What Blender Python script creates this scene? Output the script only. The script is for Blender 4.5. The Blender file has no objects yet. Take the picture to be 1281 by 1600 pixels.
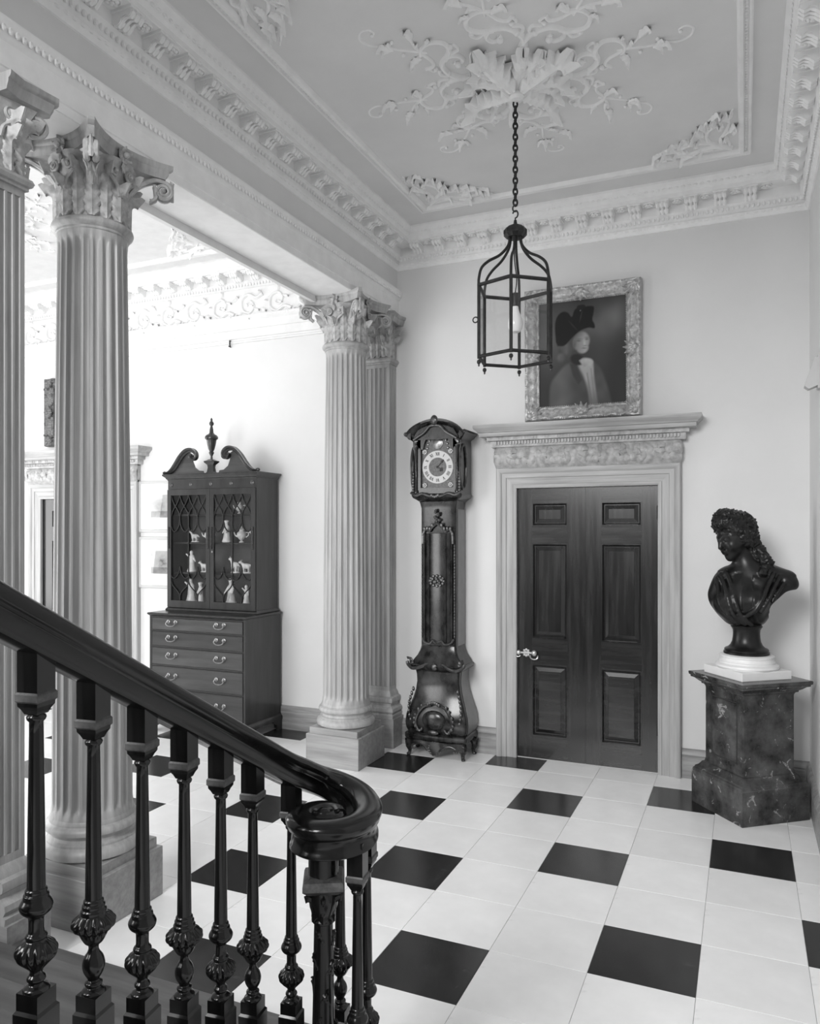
import bpy, math, random
import numpy as np
from mathutils import Vector, Matrix

random.seed(7)
rng = np.random.RandomState(5)
PI = math.pi
scene = bpy.context.scene
COL = scene.collection

# ------------------------------------------------------------------ camera
cam_d = bpy.data.cameras.new('camera')
cam = bpy.data.objects.new('camera', cam_d)
COL.objects.link(cam)
scene.camera = cam
cam.location = (0, 0, 1.952)
cam.rotation_euler = (PI / 2, 0, 0.415)
cam_d.sensor_fit = 'AUTO'
cam_d.sensor_width = 36.0
cam_d.lens = 1193.7 / 1600 * 36.0
cam_d.shift_x = (640.5 - 637.0) / 1600
cam_d.shift_y = (829.56 - 800.0) / 1600
cam_d.clip_start = 0.05

# ------------------------------------------------------------------ world, daylight, exposure
world = bpy.data.worlds.new('world')
scene.world = world
world.use_nodes = True
wn = world.node_tree
bg = wn.nodes['Background']
bg.inputs[0].default_value = (1, 1, 1, 1)
bg.inputs[1].default_value = 0.28


def area(name, loc, target, sx, sy, power):
    d = bpy.data.lights.new(name, 'AREA')
    d.shape = 'RECTANGLE'
    d.size, d.size_y, d.energy = sx, sy, power
    o = bpy.data.objects.new(name, d)
    COL.objects.link(o)
    o.location = loc
    o.rotation_euler = (Vector(target) - Vector(loc)).to_track_quat('-Z', 'Y').to_euler()
    return o


# tall windows of the neighbouring hall (outside the frame, on its near side and its far end)
area('daylight_hall_window', (-5.0, -0.6, 2.0), (-3.9, 6.0, 1.3), 3.2, 2.8, 168)
area('daylight_hall_end_window', (-9.1, 4.0, 2.0), (-3.0, 4.2, 1.0), 2.6, 2.6, 95)
# tall stair window behind the camera, above the half-landing
area('daylight_stair_window', (-2.2, -3.4, 4.7), (-1.7, 4.0, 0.4), 2.6, 3.0, 440)

scene.view_settings.view_transform = 'Standard'
scene.view_settings.look = 'None'
scene.view_settings.gamma = 1.0
scene.view_settings.use_curve_mapping = False
scene.view_settings.exposure = 0.38

# ------------------------------------------------------------------ materials
MATS = {}


def mat(name, col, rough=0.55, var=0.0, scale=4.0, stretch=(1, 1, 1), bump=0.0, bscale=40.0, metallic=0.0,
        spec=0.5, rnd=0.0, coat=0.0, detail=5.0, lo=0.35, hi=0.68, rvar=0.0):
    m = bpy.data.materials.new(name)
    m.use_nodes = True
    nt = m.node_tree
    N, L = nt.nodes, nt.links
    b = N['Principled BSDF']
    b.inputs['Roughness'].default_value = rough
    b.inputs['Metallic'].default_value = metallic
    b.inputs['Specular IOR Level'].default_value = spec
    b.inputs['Coat Weight'].default_value = coat
    b.inputs['Coat Roughness'].default_value = 0.12
    b.inputs['Base Color'].default_value = (col, col, col, 1)
    tc = N.new('ShaderNodeTexCoord')
    mp = N.new('ShaderNodeMapping')
    mp.inputs['Scale'].default_value = stretch
    L.new(tc.outputs['Object'], mp.inputs['Vector'])
    out = None
    if var > 0:
        nz = N.new('ShaderNodeTexNoise')
        nz.inputs['Scale'].default_value = scale
        nz.inputs['Detail'].default_value = detail
        nz.inputs['Roughness'].default_value = 0.6
        L.new(mp.outputs['Vector'], nz.inputs['Vector'])
        cr = N.new('ShaderNodeValToRGB')
        a, c = max(0.0, col * (1 - var)), min(1.0, col * (1 + var))
        cr.color_ramp.elements[0].color = (a, a, a, 1)
        cr.color_ramp.elements[1].color = (c, c, c, 1)
        cr.color_ramp.elements[0].position = lo
        cr.color_ramp.elements[1].position = hi
        L.new(nz.outputs['Fac'], cr.inputs['Fac'])
        out = cr.outputs['Color']
        if rvar > 0:
            rr = N.new('ShaderNodeMapRange')
            rr.inputs['To Min'].default_value = max(0.02, rough - rvar)
            rr.inputs['To Max'].default_value = rough + rvar
            L.new(nz.outputs['Fac'], rr.inputs['Value'])
            L.new(rr.outputs['Result'], b.inputs['Roughness'])
    if rnd > 0:
        oi = N.new('ShaderNodeObjectInfo')
        mr = N.new('ShaderNodeMapRange')
        mr.inputs['To Min'].default_value = 1 - rnd
        mr.inputs['To Max'].default_value = 1 + rnd
        L.new(oi.outputs['Random'], mr.inputs['Value'])
        mx = N.new('ShaderNodeMix')
        mx.data_type = 'RGBA'
        mx.blend_type = 'MULTIPLY'
        mx.inputs['Factor'].default_value = 1.0
        if out is not None:
            L.new(out, mx.inputs[6])
        else:
            mx.inputs[6].default_value = (col, col, col, 1)
        L.new(mr.outputs['Result'], mx.inputs[7])
        out = mx.outputs[2]
    if out is not None:
        L.new(out, b.inputs['Base Color'])
    if bump > 0:
        nb = N.new('ShaderNodeTexNoise')
        nb.inputs['Scale'].default_value = bscale
        nb.inputs['Detail'].default_value = 4
        L.new(mp.outputs['Vector'], nb.inputs['Vector'])
        bn = N.new('ShaderNodeBump')
        bn.inputs['Strength'].default_value = bump
        bn.inputs['Distance'].default_value = 0.01
        L.new(nb.outputs['Fac'], bn.inputs['Height'])
        L.new(bn.outputs['Normal'], b.inputs['Normal'])
    MATS[name] = m
    return m


def veined(name, base, vein, rough, scale, thr, rnd=0.0, cloud=0.0, cscale=2.0, bump=0.0):
    """stone: clouded ground with thin lighter or darker veins and chips"""
    m = mat(name, base, rough, cloud, cscale, rnd=rnd, bump=bump, bscale=60)
    nt = m.node_tree
    N, L = nt.nodes, nt.links
    b = N['Principled BSDF']
    src = b.inputs['Base Color'].links[0].from_socket if b.inputs['Base Color'].links else None
    tc = N.new('ShaderNodeTexCoord')
    nz = N.new('ShaderNodeTexNoise')
    nz.inputs['Scale'].default_value = scale
    nz.inputs['Detail'].default_value = 8
    nz.inputs['Roughness'].default_value = 0.65
    nz.inputs['Distortion'].default_value = 1.2
    L.new(tc.outputs['Object'], nz.inputs['Vector'])
    cr = N.new('ShaderNodeValToRGB')
    e = cr.color_ramp.elements
    e[0].position, e[1].position = thr, thr + 0.05
    e[0].color, e[1].color = (0, 0, 0, 1), (1, 1, 1, 1)
    L.new(nz.outputs['Fac'], cr.inputs['Fac'])
    mx = N.new('ShaderNodeMix')
    mx.data_type = 'RGBA'
    L.new(cr.outputs['Color'], mx.inputs[0])
    if src is not None:
        L.new(src, mx.inputs[6])
    else:
        mx.inputs[6].default_value = (base, base, base, 1)
    mx.inputs[7].default_value = (vein, vein, vein, 1)
    L.new(mx.outputs[2], b.inputs['Base Color'])
    return m


def glass(name, refl=0.12, tint=0.96):
    m = bpy.data.materials.new(name)
    m.use_nodes = True
    N, L = m.node_tree.nodes, m.node_tree.links
    N.remove(N['Principled BSDF'])
    t = N.new('ShaderNodeBsdfTransparent')
    t.inputs[0].default_value = (tint, tint, tint, 1)
    g = N.new('ShaderNodeBsdfGlossy')
    g.inputs['Roughness'].default_value = 0.02
    lw = N.new('ShaderNodeLayerWeight')
    pw = N.new('ShaderNodeMath')
    pw.operation = 'POWER'
    pw.inputs[1].default_value = 4.0
    L.new(lw.outputs['Facing'], pw.inputs[0])
    ad = N.new('ShaderNodeMath')
    ad.operation = 'MULTIPLY_ADD'
    ad.use_clamp = True
    ad.inputs[1].default_value = 0.6
    ad.inputs[2].default_value = refl * 0.5
    L.new(pw.outputs[0], ad.inputs[0])
    mx = N.new('ShaderNodeMixShader')
    L.new(ad.outputs[0], mx.inputs[0])
    L.new(t.outputs[0], mx.inputs[1])
    L.new(g.outputs[0], mx.inputs[2])
    L.new(mx.outputs[0], N['Material Output'].inputs['Surface'])
    MATS[name] = m
    return m


mat('wall_paint', 0.72, 0.75, 0.02, 2.0, bump=0.05, bscale=90)
mat('ceiling_paint', 0.75, 0.8, 0.04, 1.5, bump=0.04, bscale=90)
mat('plaster_side', 0.76, 0.7, 0.04, 9.0)
mat('plaster_white', 0.90, 0.7, 0.04, 9.0)
mat("pine", 0.38, 0.42, 0.24, 3.0, (9, 9, 0.55), bump=0.08, bscale=30, lo=0.3, hi=0.72, rvar=0.08)
mat("pine_across", 0.40, 0.45, 0.26, 3.0, (0.6, 9, 9), bump=0.08, bscale=30, lo=0.3, hi=0.72)
mat("pine_carved", 0.44, 0.5, 0.25, 20.0, bump=0.15, bscale=60)
mat('rail_wood', 0.006, 0.20, 0.6, 6.0, (6, 0.5, 6), coat=0.15, spec=0.35)
mat('baluster_wood', 0.007, 0.20, 0.5, 7.0, (6, 6, 0.6), coat=0.15, spec=0.38)
mat('worn_edge', 0.07, 0.45, 0.6, 30.0)
mat('mahogany', 0.016, 0.24, 0.55, 3.0, (7, 7, 0.5), coat=0.25, rvar=0.08)
mat('mahogany_across', 0.018, 0.24, 0.5, 3.0, (0.5, 7, 7), coat=0.25, rvar=0.08)
mat('cabinet_wood', 0.022, 0.3, 0.45, 3.0, (5, 5, 0.6), coat=0.15)
mat('drawer_wood', 0.045, 0.3, 0.4, 2.5, (0.5, 5, 5), coat=0.15, rnd=0.25)
mat('astragal_wood', 0.012, 0.55, spec=0.25)
mat('reflection_veil', 0.09, 0.6, 0.2, 6.0)  # lighter tone imitating the veil of reflections on the bookcase glass
mat('clock_wood', 0.020, 0.22, 0.9, 14.0, (1, 1, 0.6), coat=0.1, spec=0.4)
mat('clock_side', 0.16, 0.35, 0.15, 8.0, coat=0.2)  # pale side veneer, with the white wall's reflection put into its tone
mat('ormolu', 0.09, 0.32, 0.4, 30.0, metallic=0.7)
mat('dial_plate', 0.08, 0.42, 0.35, 60.0, metallic=0.5)
mat('dial_chapter', 0.52, 0.4)
mat('dial_ink', 0.02, 0.5)
veined("white_marble", 0.89, 0.78, 0.28, 1.6, 0.56, rnd=0.045, cloud=0.05, cscale=3.0)
veined('black_marble', 0.020, 0.035, 0.22, 3.0, 0.56, rnd=0.15, cloud=0.3, cscale=8.0)
mat('grout', 0.35, 0.9)
veined('pedestal_stone', 0.055, 0.30, 0.24, 13.0, 0.612, cloud=0.8, cscale=6.0, bump=0.15)
mat('groove_dark', 0.02, 0.6)
mat('statuary_marble', 0.80, 0.4, 0.04, 6.0)
mat('bust_stone', 0.010, 0.33, 0.5, 12.0, coat=0.0, spec=0.36)
mat('gilt', 0.44, 0.36, 0.3, 45.0, metallic=0.3, bump=0.25, bscale=90)
mat('gilt_dark', 0.16, 0.4, 0.45, 60.0, metallic=0.3, bump=0.5, bscale=130)
mat('iron', 0.022, 0.42, 0.35, 30.0, metallic=0.4)
mat('bulb_glass', 0.85, 0.2)
mat('brass', 0.26, 0.35, 0.25, 60.0, metallic=0.8)
mat('silver_brass', 0.62, 0.22, 0.2, 60.0, metallic=0.7)
mat('porcelain', 0.78, 0.18, 0.2, 18.0)
mat('stair_wood', 0.085, 0.4, 0.25, 3.0, (0.6, 8, 8))
mat('print_mount', 0.80, 0.7)
mat('print_frame', 0.5, 0.5)
mat('plinth_pine', 0.30, 0.45, 0.25, 3.0, (0.6, 9, 9), bump=0.08, bscale=30, lo=0.3, hi=0.72)
mat('base_pine', 0.30, 0.45, 0.3, 3.0, (0.6, 9, 9), bump=0.06, bscale=30)
glass('pane_glass', 0.07)
glass('cabinet_glass', 0.10, 0.92)

m = bpy.data.materials.new('painted_canvas')
m.use_nodes = True
_n = m.node_tree.nodes
_a = _n.new('ShaderNodeAttribute')
_a.attribute_name = 'paint'
m.node_tree.links.new(_a.outputs['Color'], _n['Principled BSDF'].inputs['Base Color'])
_n['Principled BSDF'].inputs['Roughness'].default_value = 0.5
_n['Principled BSDF'].inputs['Specular IOR Level'].default_value = 0.15
MATS['painted_canvas'] = m


# ------------------------------------------------------------------ mesh helpers
class MB:
    def __init__(s):
        s.v = []
        s.f = []

    def add(s, v, f):
        n = len(s.v)
        s.v.extend([tuple(float(c) for c in p) for p in v])
        s.f.extend([tuple(n + i for i in q) for q in f])
        return s

    def box(s, x0, x1, y0, y1, z0, z1):
        s.add([(x0, y0, z0), (x1, y0, z0), (x1, y1, z0), (x0, y1, z0), (x0, y0, z1), (x1, y0, z1), (x1, y1, z1), (x0, y1, z1)],
              [(0, 3, 2, 1), (4, 5, 6, 7), (0, 1, 5, 4), (1, 2, 6, 5), (2, 3, 7, 6), (3, 0, 4, 7)])
        return s

    def bbox(s, x0, x1, y0, y1, z0, z1, b=0.004):
        """box with chamfered edges (loft of rounded squares)"""
        def sq(i, z):
            return [(x0 + i, y0 + b, z), (x0 + b, y0 + i, z), (x1 - b, y0 + i, z), (x1 - i, y0 + b, z),
                    (x1 - i, y1 - b, z), (x1 - b, y1 - i, z), (x0 + b, y1 - i, z), (x0 + i, y1 - b, z)]
        s.loft([sq(b * .8, z0), sq(0, z0 + b), sq(0, z1 - b), sq(b * .8, z1)])
        return s

    def loft(s, rings, cap=True, closed=True):
        n = len(rings[0])
        v = [p for r in rings for p in r]
        f = []
        for k in range(len(rings) - 1):
            for i in range(n if closed else n - 1):
                j = (i + 1) % n
                f.append((k * n + i, k * n + j, (k + 1) * n + j, (k + 1) * n + i))
        if cap and closed:
            f.append(tuple(reversed(range(n))))
            f.append(tuple(range((len(rings) - 1) * n, len(rings) * n)))
        return s.add(v, f)

    def turned(s, prof, seg=24, lobes=0, n=4):
        P = [(p[0], p[1], p[2] if len(p) > 2 else 0) for p in prof]
        out = []
        for i in range(len(P) - 1):
            a, b, c, d = P[max(i - 1, 0)], P[i], P[i + 1], P[min(i + 2, len(P) - 1)]
            for k in range(n):
                t = k / n
                q = [0.5 * (2 * b[m_] + (c[m_] - a[m_]) * t + (2 * a[m_] - 5 * b[m_] + 4 * c[m_] - d[m_]) * t * t + (3 * b[m_] - a[m_] - 3 * c[m_] + d[m_]) * t ** 3) for m_ in range(3)]
                out.append((max(.001, q[0]), q[1], max(0, q[2])))
        out.append(P[-1])
        return s.lathe(out, seg, lobes)

    def lathe(s, prof, seg=24, lobes=0, c=(0, 0, 0), cap=True):
        """prof: (r, z) or (r, z, lobe amplitude)"""
        rings = []
        for p in prof:
            r, z = p[0], p[1]
            a = p[2] if len(p) > 2 else 0
            ring = []
            for i in range(seg):
                t = 2 * PI * i / seg
                rr = r * (1 + a * (abs(math.cos(lobes * t / 2)) * 2 - 1)) if a else r
                ring.append((c[0] + rr * math.cos(t), c[1] + rr * math.sin(t), c[2] + z))
            rings.append(ring)
        return s.loft(rings, cap)

    def tube(s, path, rad, seg=8, flat=1.0, up=None, cap=True):
        P = [Vector(p) for p in path]
        n = len(P)
        rings = []
        u = Vector(up) if up else None
        for i in range(n):
            d = (P[min(i + 1, n - 1)] - P[max(i - 1, 0)])
            if d.length < 1e-9:
                d = Vector((0, 0, 1))
            d.normalize()
            if u is None:
                u = d.orthogonal().normalized()
            a = (u - d * u.dot(d))
            if a.length < 1e-6:
                a = d.orthogonal()
            a.normalize()
            if not up:
                u = a
            b = d.cross(a)
            r = rad[i] if hasattr(rad, '__len__') else rad
            rings.append([tuple(P[i] + a * (r * flat * math.cos(2 * PI * k / seg)) + b * (r * math.sin(2 * PI * k / seg))) for k in range(seg)])
        return s.loft(rings, cap)

    def ball(s, c, r, seg=10, rings=6):
        rx, ry, rz = r if hasattr(r, '__len__') else (r, r, r)
        R = []
        for k in range(rings + 1):
            t = PI * k / rings
            q = max(0.03, math.sin(t))
            R.append([(c[0] + rx * q * math.cos(2 * PI * i / seg), c[1] + ry * q * math.sin(2 * PI * i / seg), c[2] - rz * math.cos(t)) for i in range(seg)])
        return s.loft(R)

    def prism(s, poly, a0, a1, fn):
        """extrude polygon (list of (p,q)) from a0 to a1; fn(p,q,a)->xyz"""
        return s.loft([[fn(p, q, a0) for p, q in poly], [fn(p, q, a1) for p, q in poly]])

    def xf(s, M):
        s.v = [tuple(M @ Vector(p)) for p in s.v]
        return s

    def join(s, o, M=None):
        v = o.v if M is None else [tuple(M @ Vector(p)) for p in o.v]
        return s.add(v, o.f)

    def mesh(s, name, m, ang=38):
        me = bpy.data.meshes.new(name)
        me.from_pydata(s.v, [], s.f)
        me.materials.append(MATS[m])
        bm_fix(me)
        if ang:
            me.polygons.foreach_set('use_smooth', [True] * len(me.polygons))
            me.set_sharp_from_angle(angle=math.radians(ang))
        return me


import bmesh


def bm_fix(me):
    bm = bmesh.new()
    bm.from_mesh(me)
    bmesh.ops.recalc_face_normals(bm, faces=bm.faces)
    bm.to_mesh(me)
    bm.free()


def put(name, me, parent=None, loc=(0, 0, 0), rot=(0, 0, 0), scale=(1, 1, 1)):
    o = bpy.data.objects.new(name, me)
    COL.objects.link(o)
    o.location = loc
    o.rotation_euler = rot
    o.scale = scale
    if parent is not None:
        o.parent = parent
    return o


def build(name, mb, m, parent=None, loc=(0, 0, 0), rot=(0, 0, 0), ang=38):
    return put(name, mb.mesh(name, m, ang), parent, loc, rot)


def tag(o, label=None, cat=None, group=None, kind=None):
    if label:
        o['label'] = label
    if cat:
        o['category'] = cat
    if group:
        o['group'] = group
    if kind:
        o['kind'] = kind
    return o


def empty(name, loc=(0, 0, 0), rz=0):
    o = bpy.data.objects.new(name, None)
    o.empty_display_size = 0.1
    COL.objects.link(o)
    o.location = loc
    o.rotation_euler = (0, 0, rz)
    return o


def mould(path, prof, closed=False, mapf=None, step=None, jit=None):
    """run profile [(offset to the left of the path, height)] along a planar path with mitred corners"""
    if mapf is None:
        mapf = lambda a, b, c: (a, b, c)
    n = len(path)
    P = [Vector((p[0], p[1])) for p in path]
    nrm = []
    for i in range(n):
        if closed or 0 < i < n - 1:
            d0 = (P[i] - P[i - 1]).normalized()
            d1 = (P[(i + 1) % n] - P[i]).normalized()
        elif i == 0:
            d0 = d1 = (P[1] - P[0]).normalized()
        else:
            d0 = d1 = (P[i] - P[i - 1]).normalized()
        n0, n1 = Vector((-d0.y, d0.x)), Vector((-d1.y, d1.x))
        k = (n0 + n1)
        nrm.append(k / max(0.2, (1 + n0.dot(n1))))
    pts = []
    L = 0.0
    segs = n if closed else n - 1
    for i in range(segs):
        j = (i + 1) % n
        ln = (P[j] - P[i]).length
        m_ = max(1, int(round(ln / step))) if step else 1
        for q in range(m_):
            t = q / m_
            pts.append((P[i].lerp(P[j], t), nrm[i].lerp(nrm[j], t), L + ln * t))
        L += ln
    if not closed:
        pts.append((P[-1], nrm[-1], L))
    rings = []
    for (p, q, s_) in pts:
        r = []
        for k, (o, h) in enumerate(prof):
            if jit:
                do, dh = jit(s_, k, len(prof))
                o, h = o + do, h + dh
            c = p + q * o
            r.append(mapf(c.x, c.y, h))
        rings.append(r)
    mb = MB()
    if closed:
        rings.append(rings[0])
        mb.loft(rings, cap=False)
    else:
        mb.loft(rings)
    return mb


def grid_solid(P, th):
    """closed thin solid from a grid of points P[u][v] (numpy nu x nv x 3)"""
    P = np.asarray(P, float)
    nu, nv = P.shape[:2]
    du = np.gradient(P, axis=0)
    dv = np.gradient(P, axis=1)
    nn = np.cross(du, dv)
    nn /= np.maximum(1e-9, np.linalg.norm(nn, axis=2, keepdims=True))
    Q = P - nn * th
    v = [tuple(p) for p in P.reshape(-1, 3)] + [tuple(p) for p in Q.reshape(-1, 3)]
    f = []
    o = nu * nv
    for i in range(nu - 1):
        for j in range(nv - 1):
            a, b, c, d = i * nv + j, i * nv + j + 1, (i + 1) * nv + j + 1, (i + 1) * nv + j
            f.append((a, b, c, d))
            f.append((o + d, o + c, o + b, o + a))
    bd = [(i, 0) for i in range(nu)] + [(nu - 1, j) for j in range(1, nv)] + [(i, nv - 1) for i in range(nu - 2, -1, -1)] + [(0, j) for j in range(nv - 2, 0, -1)]
    ix = [i * nv + j for i, j in bd]
    for k in range(len(ix)):
        a, b = ix[k], ix[(k + 1) % len(ix)]
        f.append((a, o + a, o + b, b))
    mb = MB()
    mb.add(v, f)
    return mb


def leaf(L=0.15, W=0.1, lean=0.15, curl=1.0, lobes=4, th=0.006, nu=15, nv=9, relief=1.0, cut=.34):
    """acanthus leaf: base at origin, grows up +z, curls over towards -y"""
    nu = max(nu, lobes * 5 + 2)
    P = np.zeros((nu, nv, 3))
    y = z = 0.0
    for i in range(nu):
        t = i / (nu - 1)
        ang = lean * t + curl * 2.6 * max(0, t - 0.62) ** 1.1 * 2.2
        if i:
            y -= L / (nu - 1) * math.sin(ang)
            z += L / (nu - 1) * math.cos(ang)
        w = W / 2 * (0.55 + 0.45 * math.sin(PI * min(1, t * 1.2 + .05))) * (1 - max(0, t - 0.74) * 3.1)
        for j in range(nv):
            s_ = (j / (nv - 1)) * 2 - 1
            q = abs(s_)
            saw = (lobes * t) % 1.0
            lob = 1 - cut * q ** 1.5 * (1 - saw ** .6)
            x = s_ * w * lob
            vein = math.cos(2 * PI * (lobes * (t - .30 * q / lobes * 1.6)))
            rib = W * relief * (0.11 * (1 - q) ** 3 - 0.03 * math.cos(PI * 2 * q) - 0.09 * q * q + 0.055 * q * vein)
            P[i, j] = (x, y - rib * math.cos(ang), z - rib * math.sin(ang) + q * q * W * .10)
    return grid_solid(P, -th)


def spiral_pts(c, r0, r1, a0, turns, n=40):
    return [(c[0] + (r0 + (r1 - r0) * k / n) * math.cos(a0 + 2 * PI * turns * k / n), c[1] + (r0 + (r1 - r0) * k / n) * math.sin(a0 + 2 * PI * turns * k / n)) for k in range(n + 1)]


def catmull(pts, n=8):
    P = [np.array(p, float) for p in pts]
    P = [2 * P[0] - P[1]] + P + [2 * P[-1] - P[-2]]
    out = []
    for i in range(1, len(P) - 2):
        for k in range(n):
            t = k / n
            out.append(0.5 * ((2 * P[i]) + (-P[i - 1] + P[i + 1]) * t + (2 * P[i - 1] - 5 * P[i] + 4 * P[i + 1] - P[i + 2]) * t * t + (-P[i - 1] + 3 * P[i] - 3 * P[i + 1] + P[i + 2]) * t ** 3))
    out.append(P[-2])
    return [tuple(p) for p in out]


def surface_net(fn, lo, hi, h):
    """polygonise fn(x,y,z)<0 (numpy) as one smooth closed surface"""
    ax = [np.arange(lo[k], hi[k] + h, h) for k in range(3)]
    X, Y, Z = np.meshgrid(*ax, indexing='ij')
    F = fn(X, Y, Z)
    S = F < 0
    nx, ny, nz = (d - 1 for d in F.shape)
    cnt = np.zeros((nx, ny, nz), int)
    for a in (0, 1):
        for b in (0, 1):
            for c in (0, 1):
                cnt += S[a:a + nx, b:b + ny, c:c + nz]
    act = (cnt > 0) & (cnt < 8)
    idx = -np.ones((nx, ny, nz), int)
    I = np.argwhere(act)
    idx[act] = np.arange(len(I))
    acc = np.zeros((len(I), 3))
    num = np.zeros(len(I))
    cor = [(a, b, c) for a in (0, 1) for b in (0, 1) for c in (0, 1)]
    for p in cor:
        for q in cor:
            if sum(q) - sum(p) == 1 and all(q[k] >= p[k] for k in range(3)):
                fa = F[I[:, 0] + p[0], I[:, 1] + p[1], I[:, 2] + p[2]]
                fb = F[I[:, 0] + q[0], I[:, 1] + q[1], I[:, 2] + q[2]]
                m_ = (fa < 0) != (fb < 0)
                t = np.where(m_, fa / np.where(np.abs(fa - fb) < 1e-12, 1, fa - fb), 0)
                for k in range(3):
                    acc[:, k] += np.where(m_, p[k] + (q[k] - p[k]) * t, 0)
                num += m_
    V = (I + acc / num[:, None]) * h + np.array(lo)
    faces = []
    for k in range(3):
        u, w = (k + 1) % 3, (k + 2) % 3
        A = [slice(None)] * 3
        B = [slice(None)] * 3
        A[k] = slice(0, -1)
        B[k] = slice(1, None)
        sa, sb = S[tuple(A)], S[tuple(B)]
        E = np.argwhere(sa != sb)
        E = E[(E[:, u] > 0) & (E[:, w] > 0) & (E[:, u] < idx.shape[u]) & (E[:, w] < idx.shape[w])]
        fl = sa[E[:, 0], E[:, 1], E[:, 2]]
        def c(du, dw):
            J = E.copy()
            J[:, u] -= du
            J[:, w] -= dw
            return idx[J[:, 0], J[:, 1], J[:, 2]]
        q = np.stack([c(1, 1), c(0, 1), c(0, 0), c(1, 0)], 1)
        q[~fl] = q[~fl][:, ::-1]
        faces.append(q)
    faces = np.concatenate(faces)
    mb = MB()
    mb.v = [tuple(p) for p in V]
    mb.f = [tuple(int(i) for i in q) for q in faces]
    return mb


def ell(X, Y, Z, c, r):
    d = np.sqrt(((X - c[0]) / r[0]) ** 2 + ((Y - c[1]) / r[1]) ** 2 + ((Z - c[2]) / r[2]) ** 2)
    return (d - 1) * min(r)


def cap_(X, Y, Z, a, b, ra, rb=None):
    rb = ra if rb is None else rb
    a, b = np.array(a, float), np.array(b, float)
    ab = b - a
    t = np.clip(((X - a[0]) * ab[0] + (Y - a[1]) * ab[1] + (Z - a[2]) * ab[2]) / (ab @ ab), 0, 1)
    return np.sqrt((X - a[0] - t * ab[0]) ** 2 + (Y - a[1] - t * ab[1]) ** 2 + (Z - a[2] - t * ab[2]) ** 2) - (ra + (rb - ra) * t)


def smin(a, b, k):
    h_ = np.clip(0.5 + 0.5 * (b - a) / k, 0, 1)
    return b + (a - b) * h_ - k * h_ * (1 - h_)


RX, RY, RZ = (lambda a: Matrix.Rotation(a, 4, 'X')), (lambda a: Matrix.Rotation(a, 4, 'Y')), (lambda a: Matrix.Rotation(a, 4, 'Z'))
TR = lambda x, y, z: Matrix.Translation((x, y, z))
SC = lambda x, y, z: Matrix.Diagonal((x, y, z, 1))

# main levels
WY = 6.43          # door wall
XR = 0.446         # right wall
XB = -2.94         # frieze of the beam over the columns
ZC = 4.65          # ceiling
ZS = 3.915         # soffit of the beam
XL = -9.3          # far end of the neighbouring hall

# ================================================================== FLOOR
T = 0.45
TX, TY = -1.5363, 2.95875
floor = build('floor', MB().box(XL, XR, 0.0, WY, -0.12, -0.004), 'grout')
tag(floor, 'black and white marble tile floor of the hall', kind='structure')
_tiles = {}


def tile_mesh(w, d, black):
    k = (round(w, 3), round(d, 3), black)
    if k not in _tiles:
        g = 0.0009
        mb = MB().loft([[(g, g, -0.02), (w - g, g, -0.02), (w - g, d - g, -0.02), (g, d - g, -0.02)],
                        [(g, g, -0.001), (w - g, g, -0.001), (w - g, d - g, -0.001), (g, d - g, -0.001)],
                        [(g + .001, g + .001, 0), (w - g - .001, g + .001, 0), (w - g - .001, d - g - .001, 0), (g + .001, d - g - .001, 0)]])
        _tiles[k] = mb.mesh('tile', 'black_marble' if black else 'white_marble', ang=0)
    return _tiles[k]


for j in range(-6, 8):
    for i in range(-17, 5):
        x0, y0 = TX + i * T, TY + j * T
        x1, y1 = min(x0 + T, XR), min(y0 + T, WY)
        x0c = max(x0, XL)
        if x1 - x0c < 0.02 or y1 - y0 < 0.02:
            continue
        # leave out tiles the photograph cannot show: under the stair and left behind the stub wall
        if y1 < 2.0 and x1 < -1.2:
            continue
        if y1 < 1.2 or (x1 < -6.6 and y1 < 3.9) or (x1 < -3.9 and y1 < 2.4):
            continue
        black = (i - 2 * j) % 5 == 0
        put('tile', tile_mesh(x1 - x0c, y1 - y0, black), floor, (x0c, y0, 0))

# plain marble paving outside the frame: stair hall behind the camera and near part of the side hall
build('paving', MB().box(-3.29, XR + .6, -3.6, 1.158, -.1, -.002), 'white_marble', floor, ang=0)
build('paving', MB().box(XL, -3.9, 0.0, 2.05, -.1, -.002), 'white_marble', floor, ang=0)
build('paving', MB().box(XL, -6.6, 2.05, 3.4, -.1, -.002), 'white_marble', floor, ang=0)

# ================================================================== WALLS
D1 = (-1.797, -0.634, 2.32)          # door in the hall: left, right, head
D2 = (-7.48, -6.18, 2.32)            # door in the neighbouring hall
mb = MB()
Yb = WY + 0.22
for (a, b, lo_, hi_) in [(XL, D2[0], 0, ZC), (D2[0], D2[1], 2.32, ZC), (D2[1], D1[0], 0, ZC), (D1[0], D1[1], 2.32, ZC), (D1[1], XR + 0.2, 0, ZC)]:
    mb.box(a, b, WY, Yb, lo_, hi_)
wall_back = build('wall_back', mb, 'wall_paint', ang=0)
tag(wall_back, 'pale painted wall with the panelled doors', kind='structure')
wall_right = build('wall_right', MB().box(XR, XR + 0.2, 1.35, WY, 0, ZC), 'wall_paint', ang=0)
tag(wall_right, 'pale side wall at the right edge of the hall', kind='structure')
wall_stub = build('wall_left', MB().box(-3.29, -2.957, 0.2, 2.29, 0, ZS), 'wall_paint', ang=0)
tag(wall_stub, 'end wall carrying the near pilaster beside the stair', kind='structure')
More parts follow.
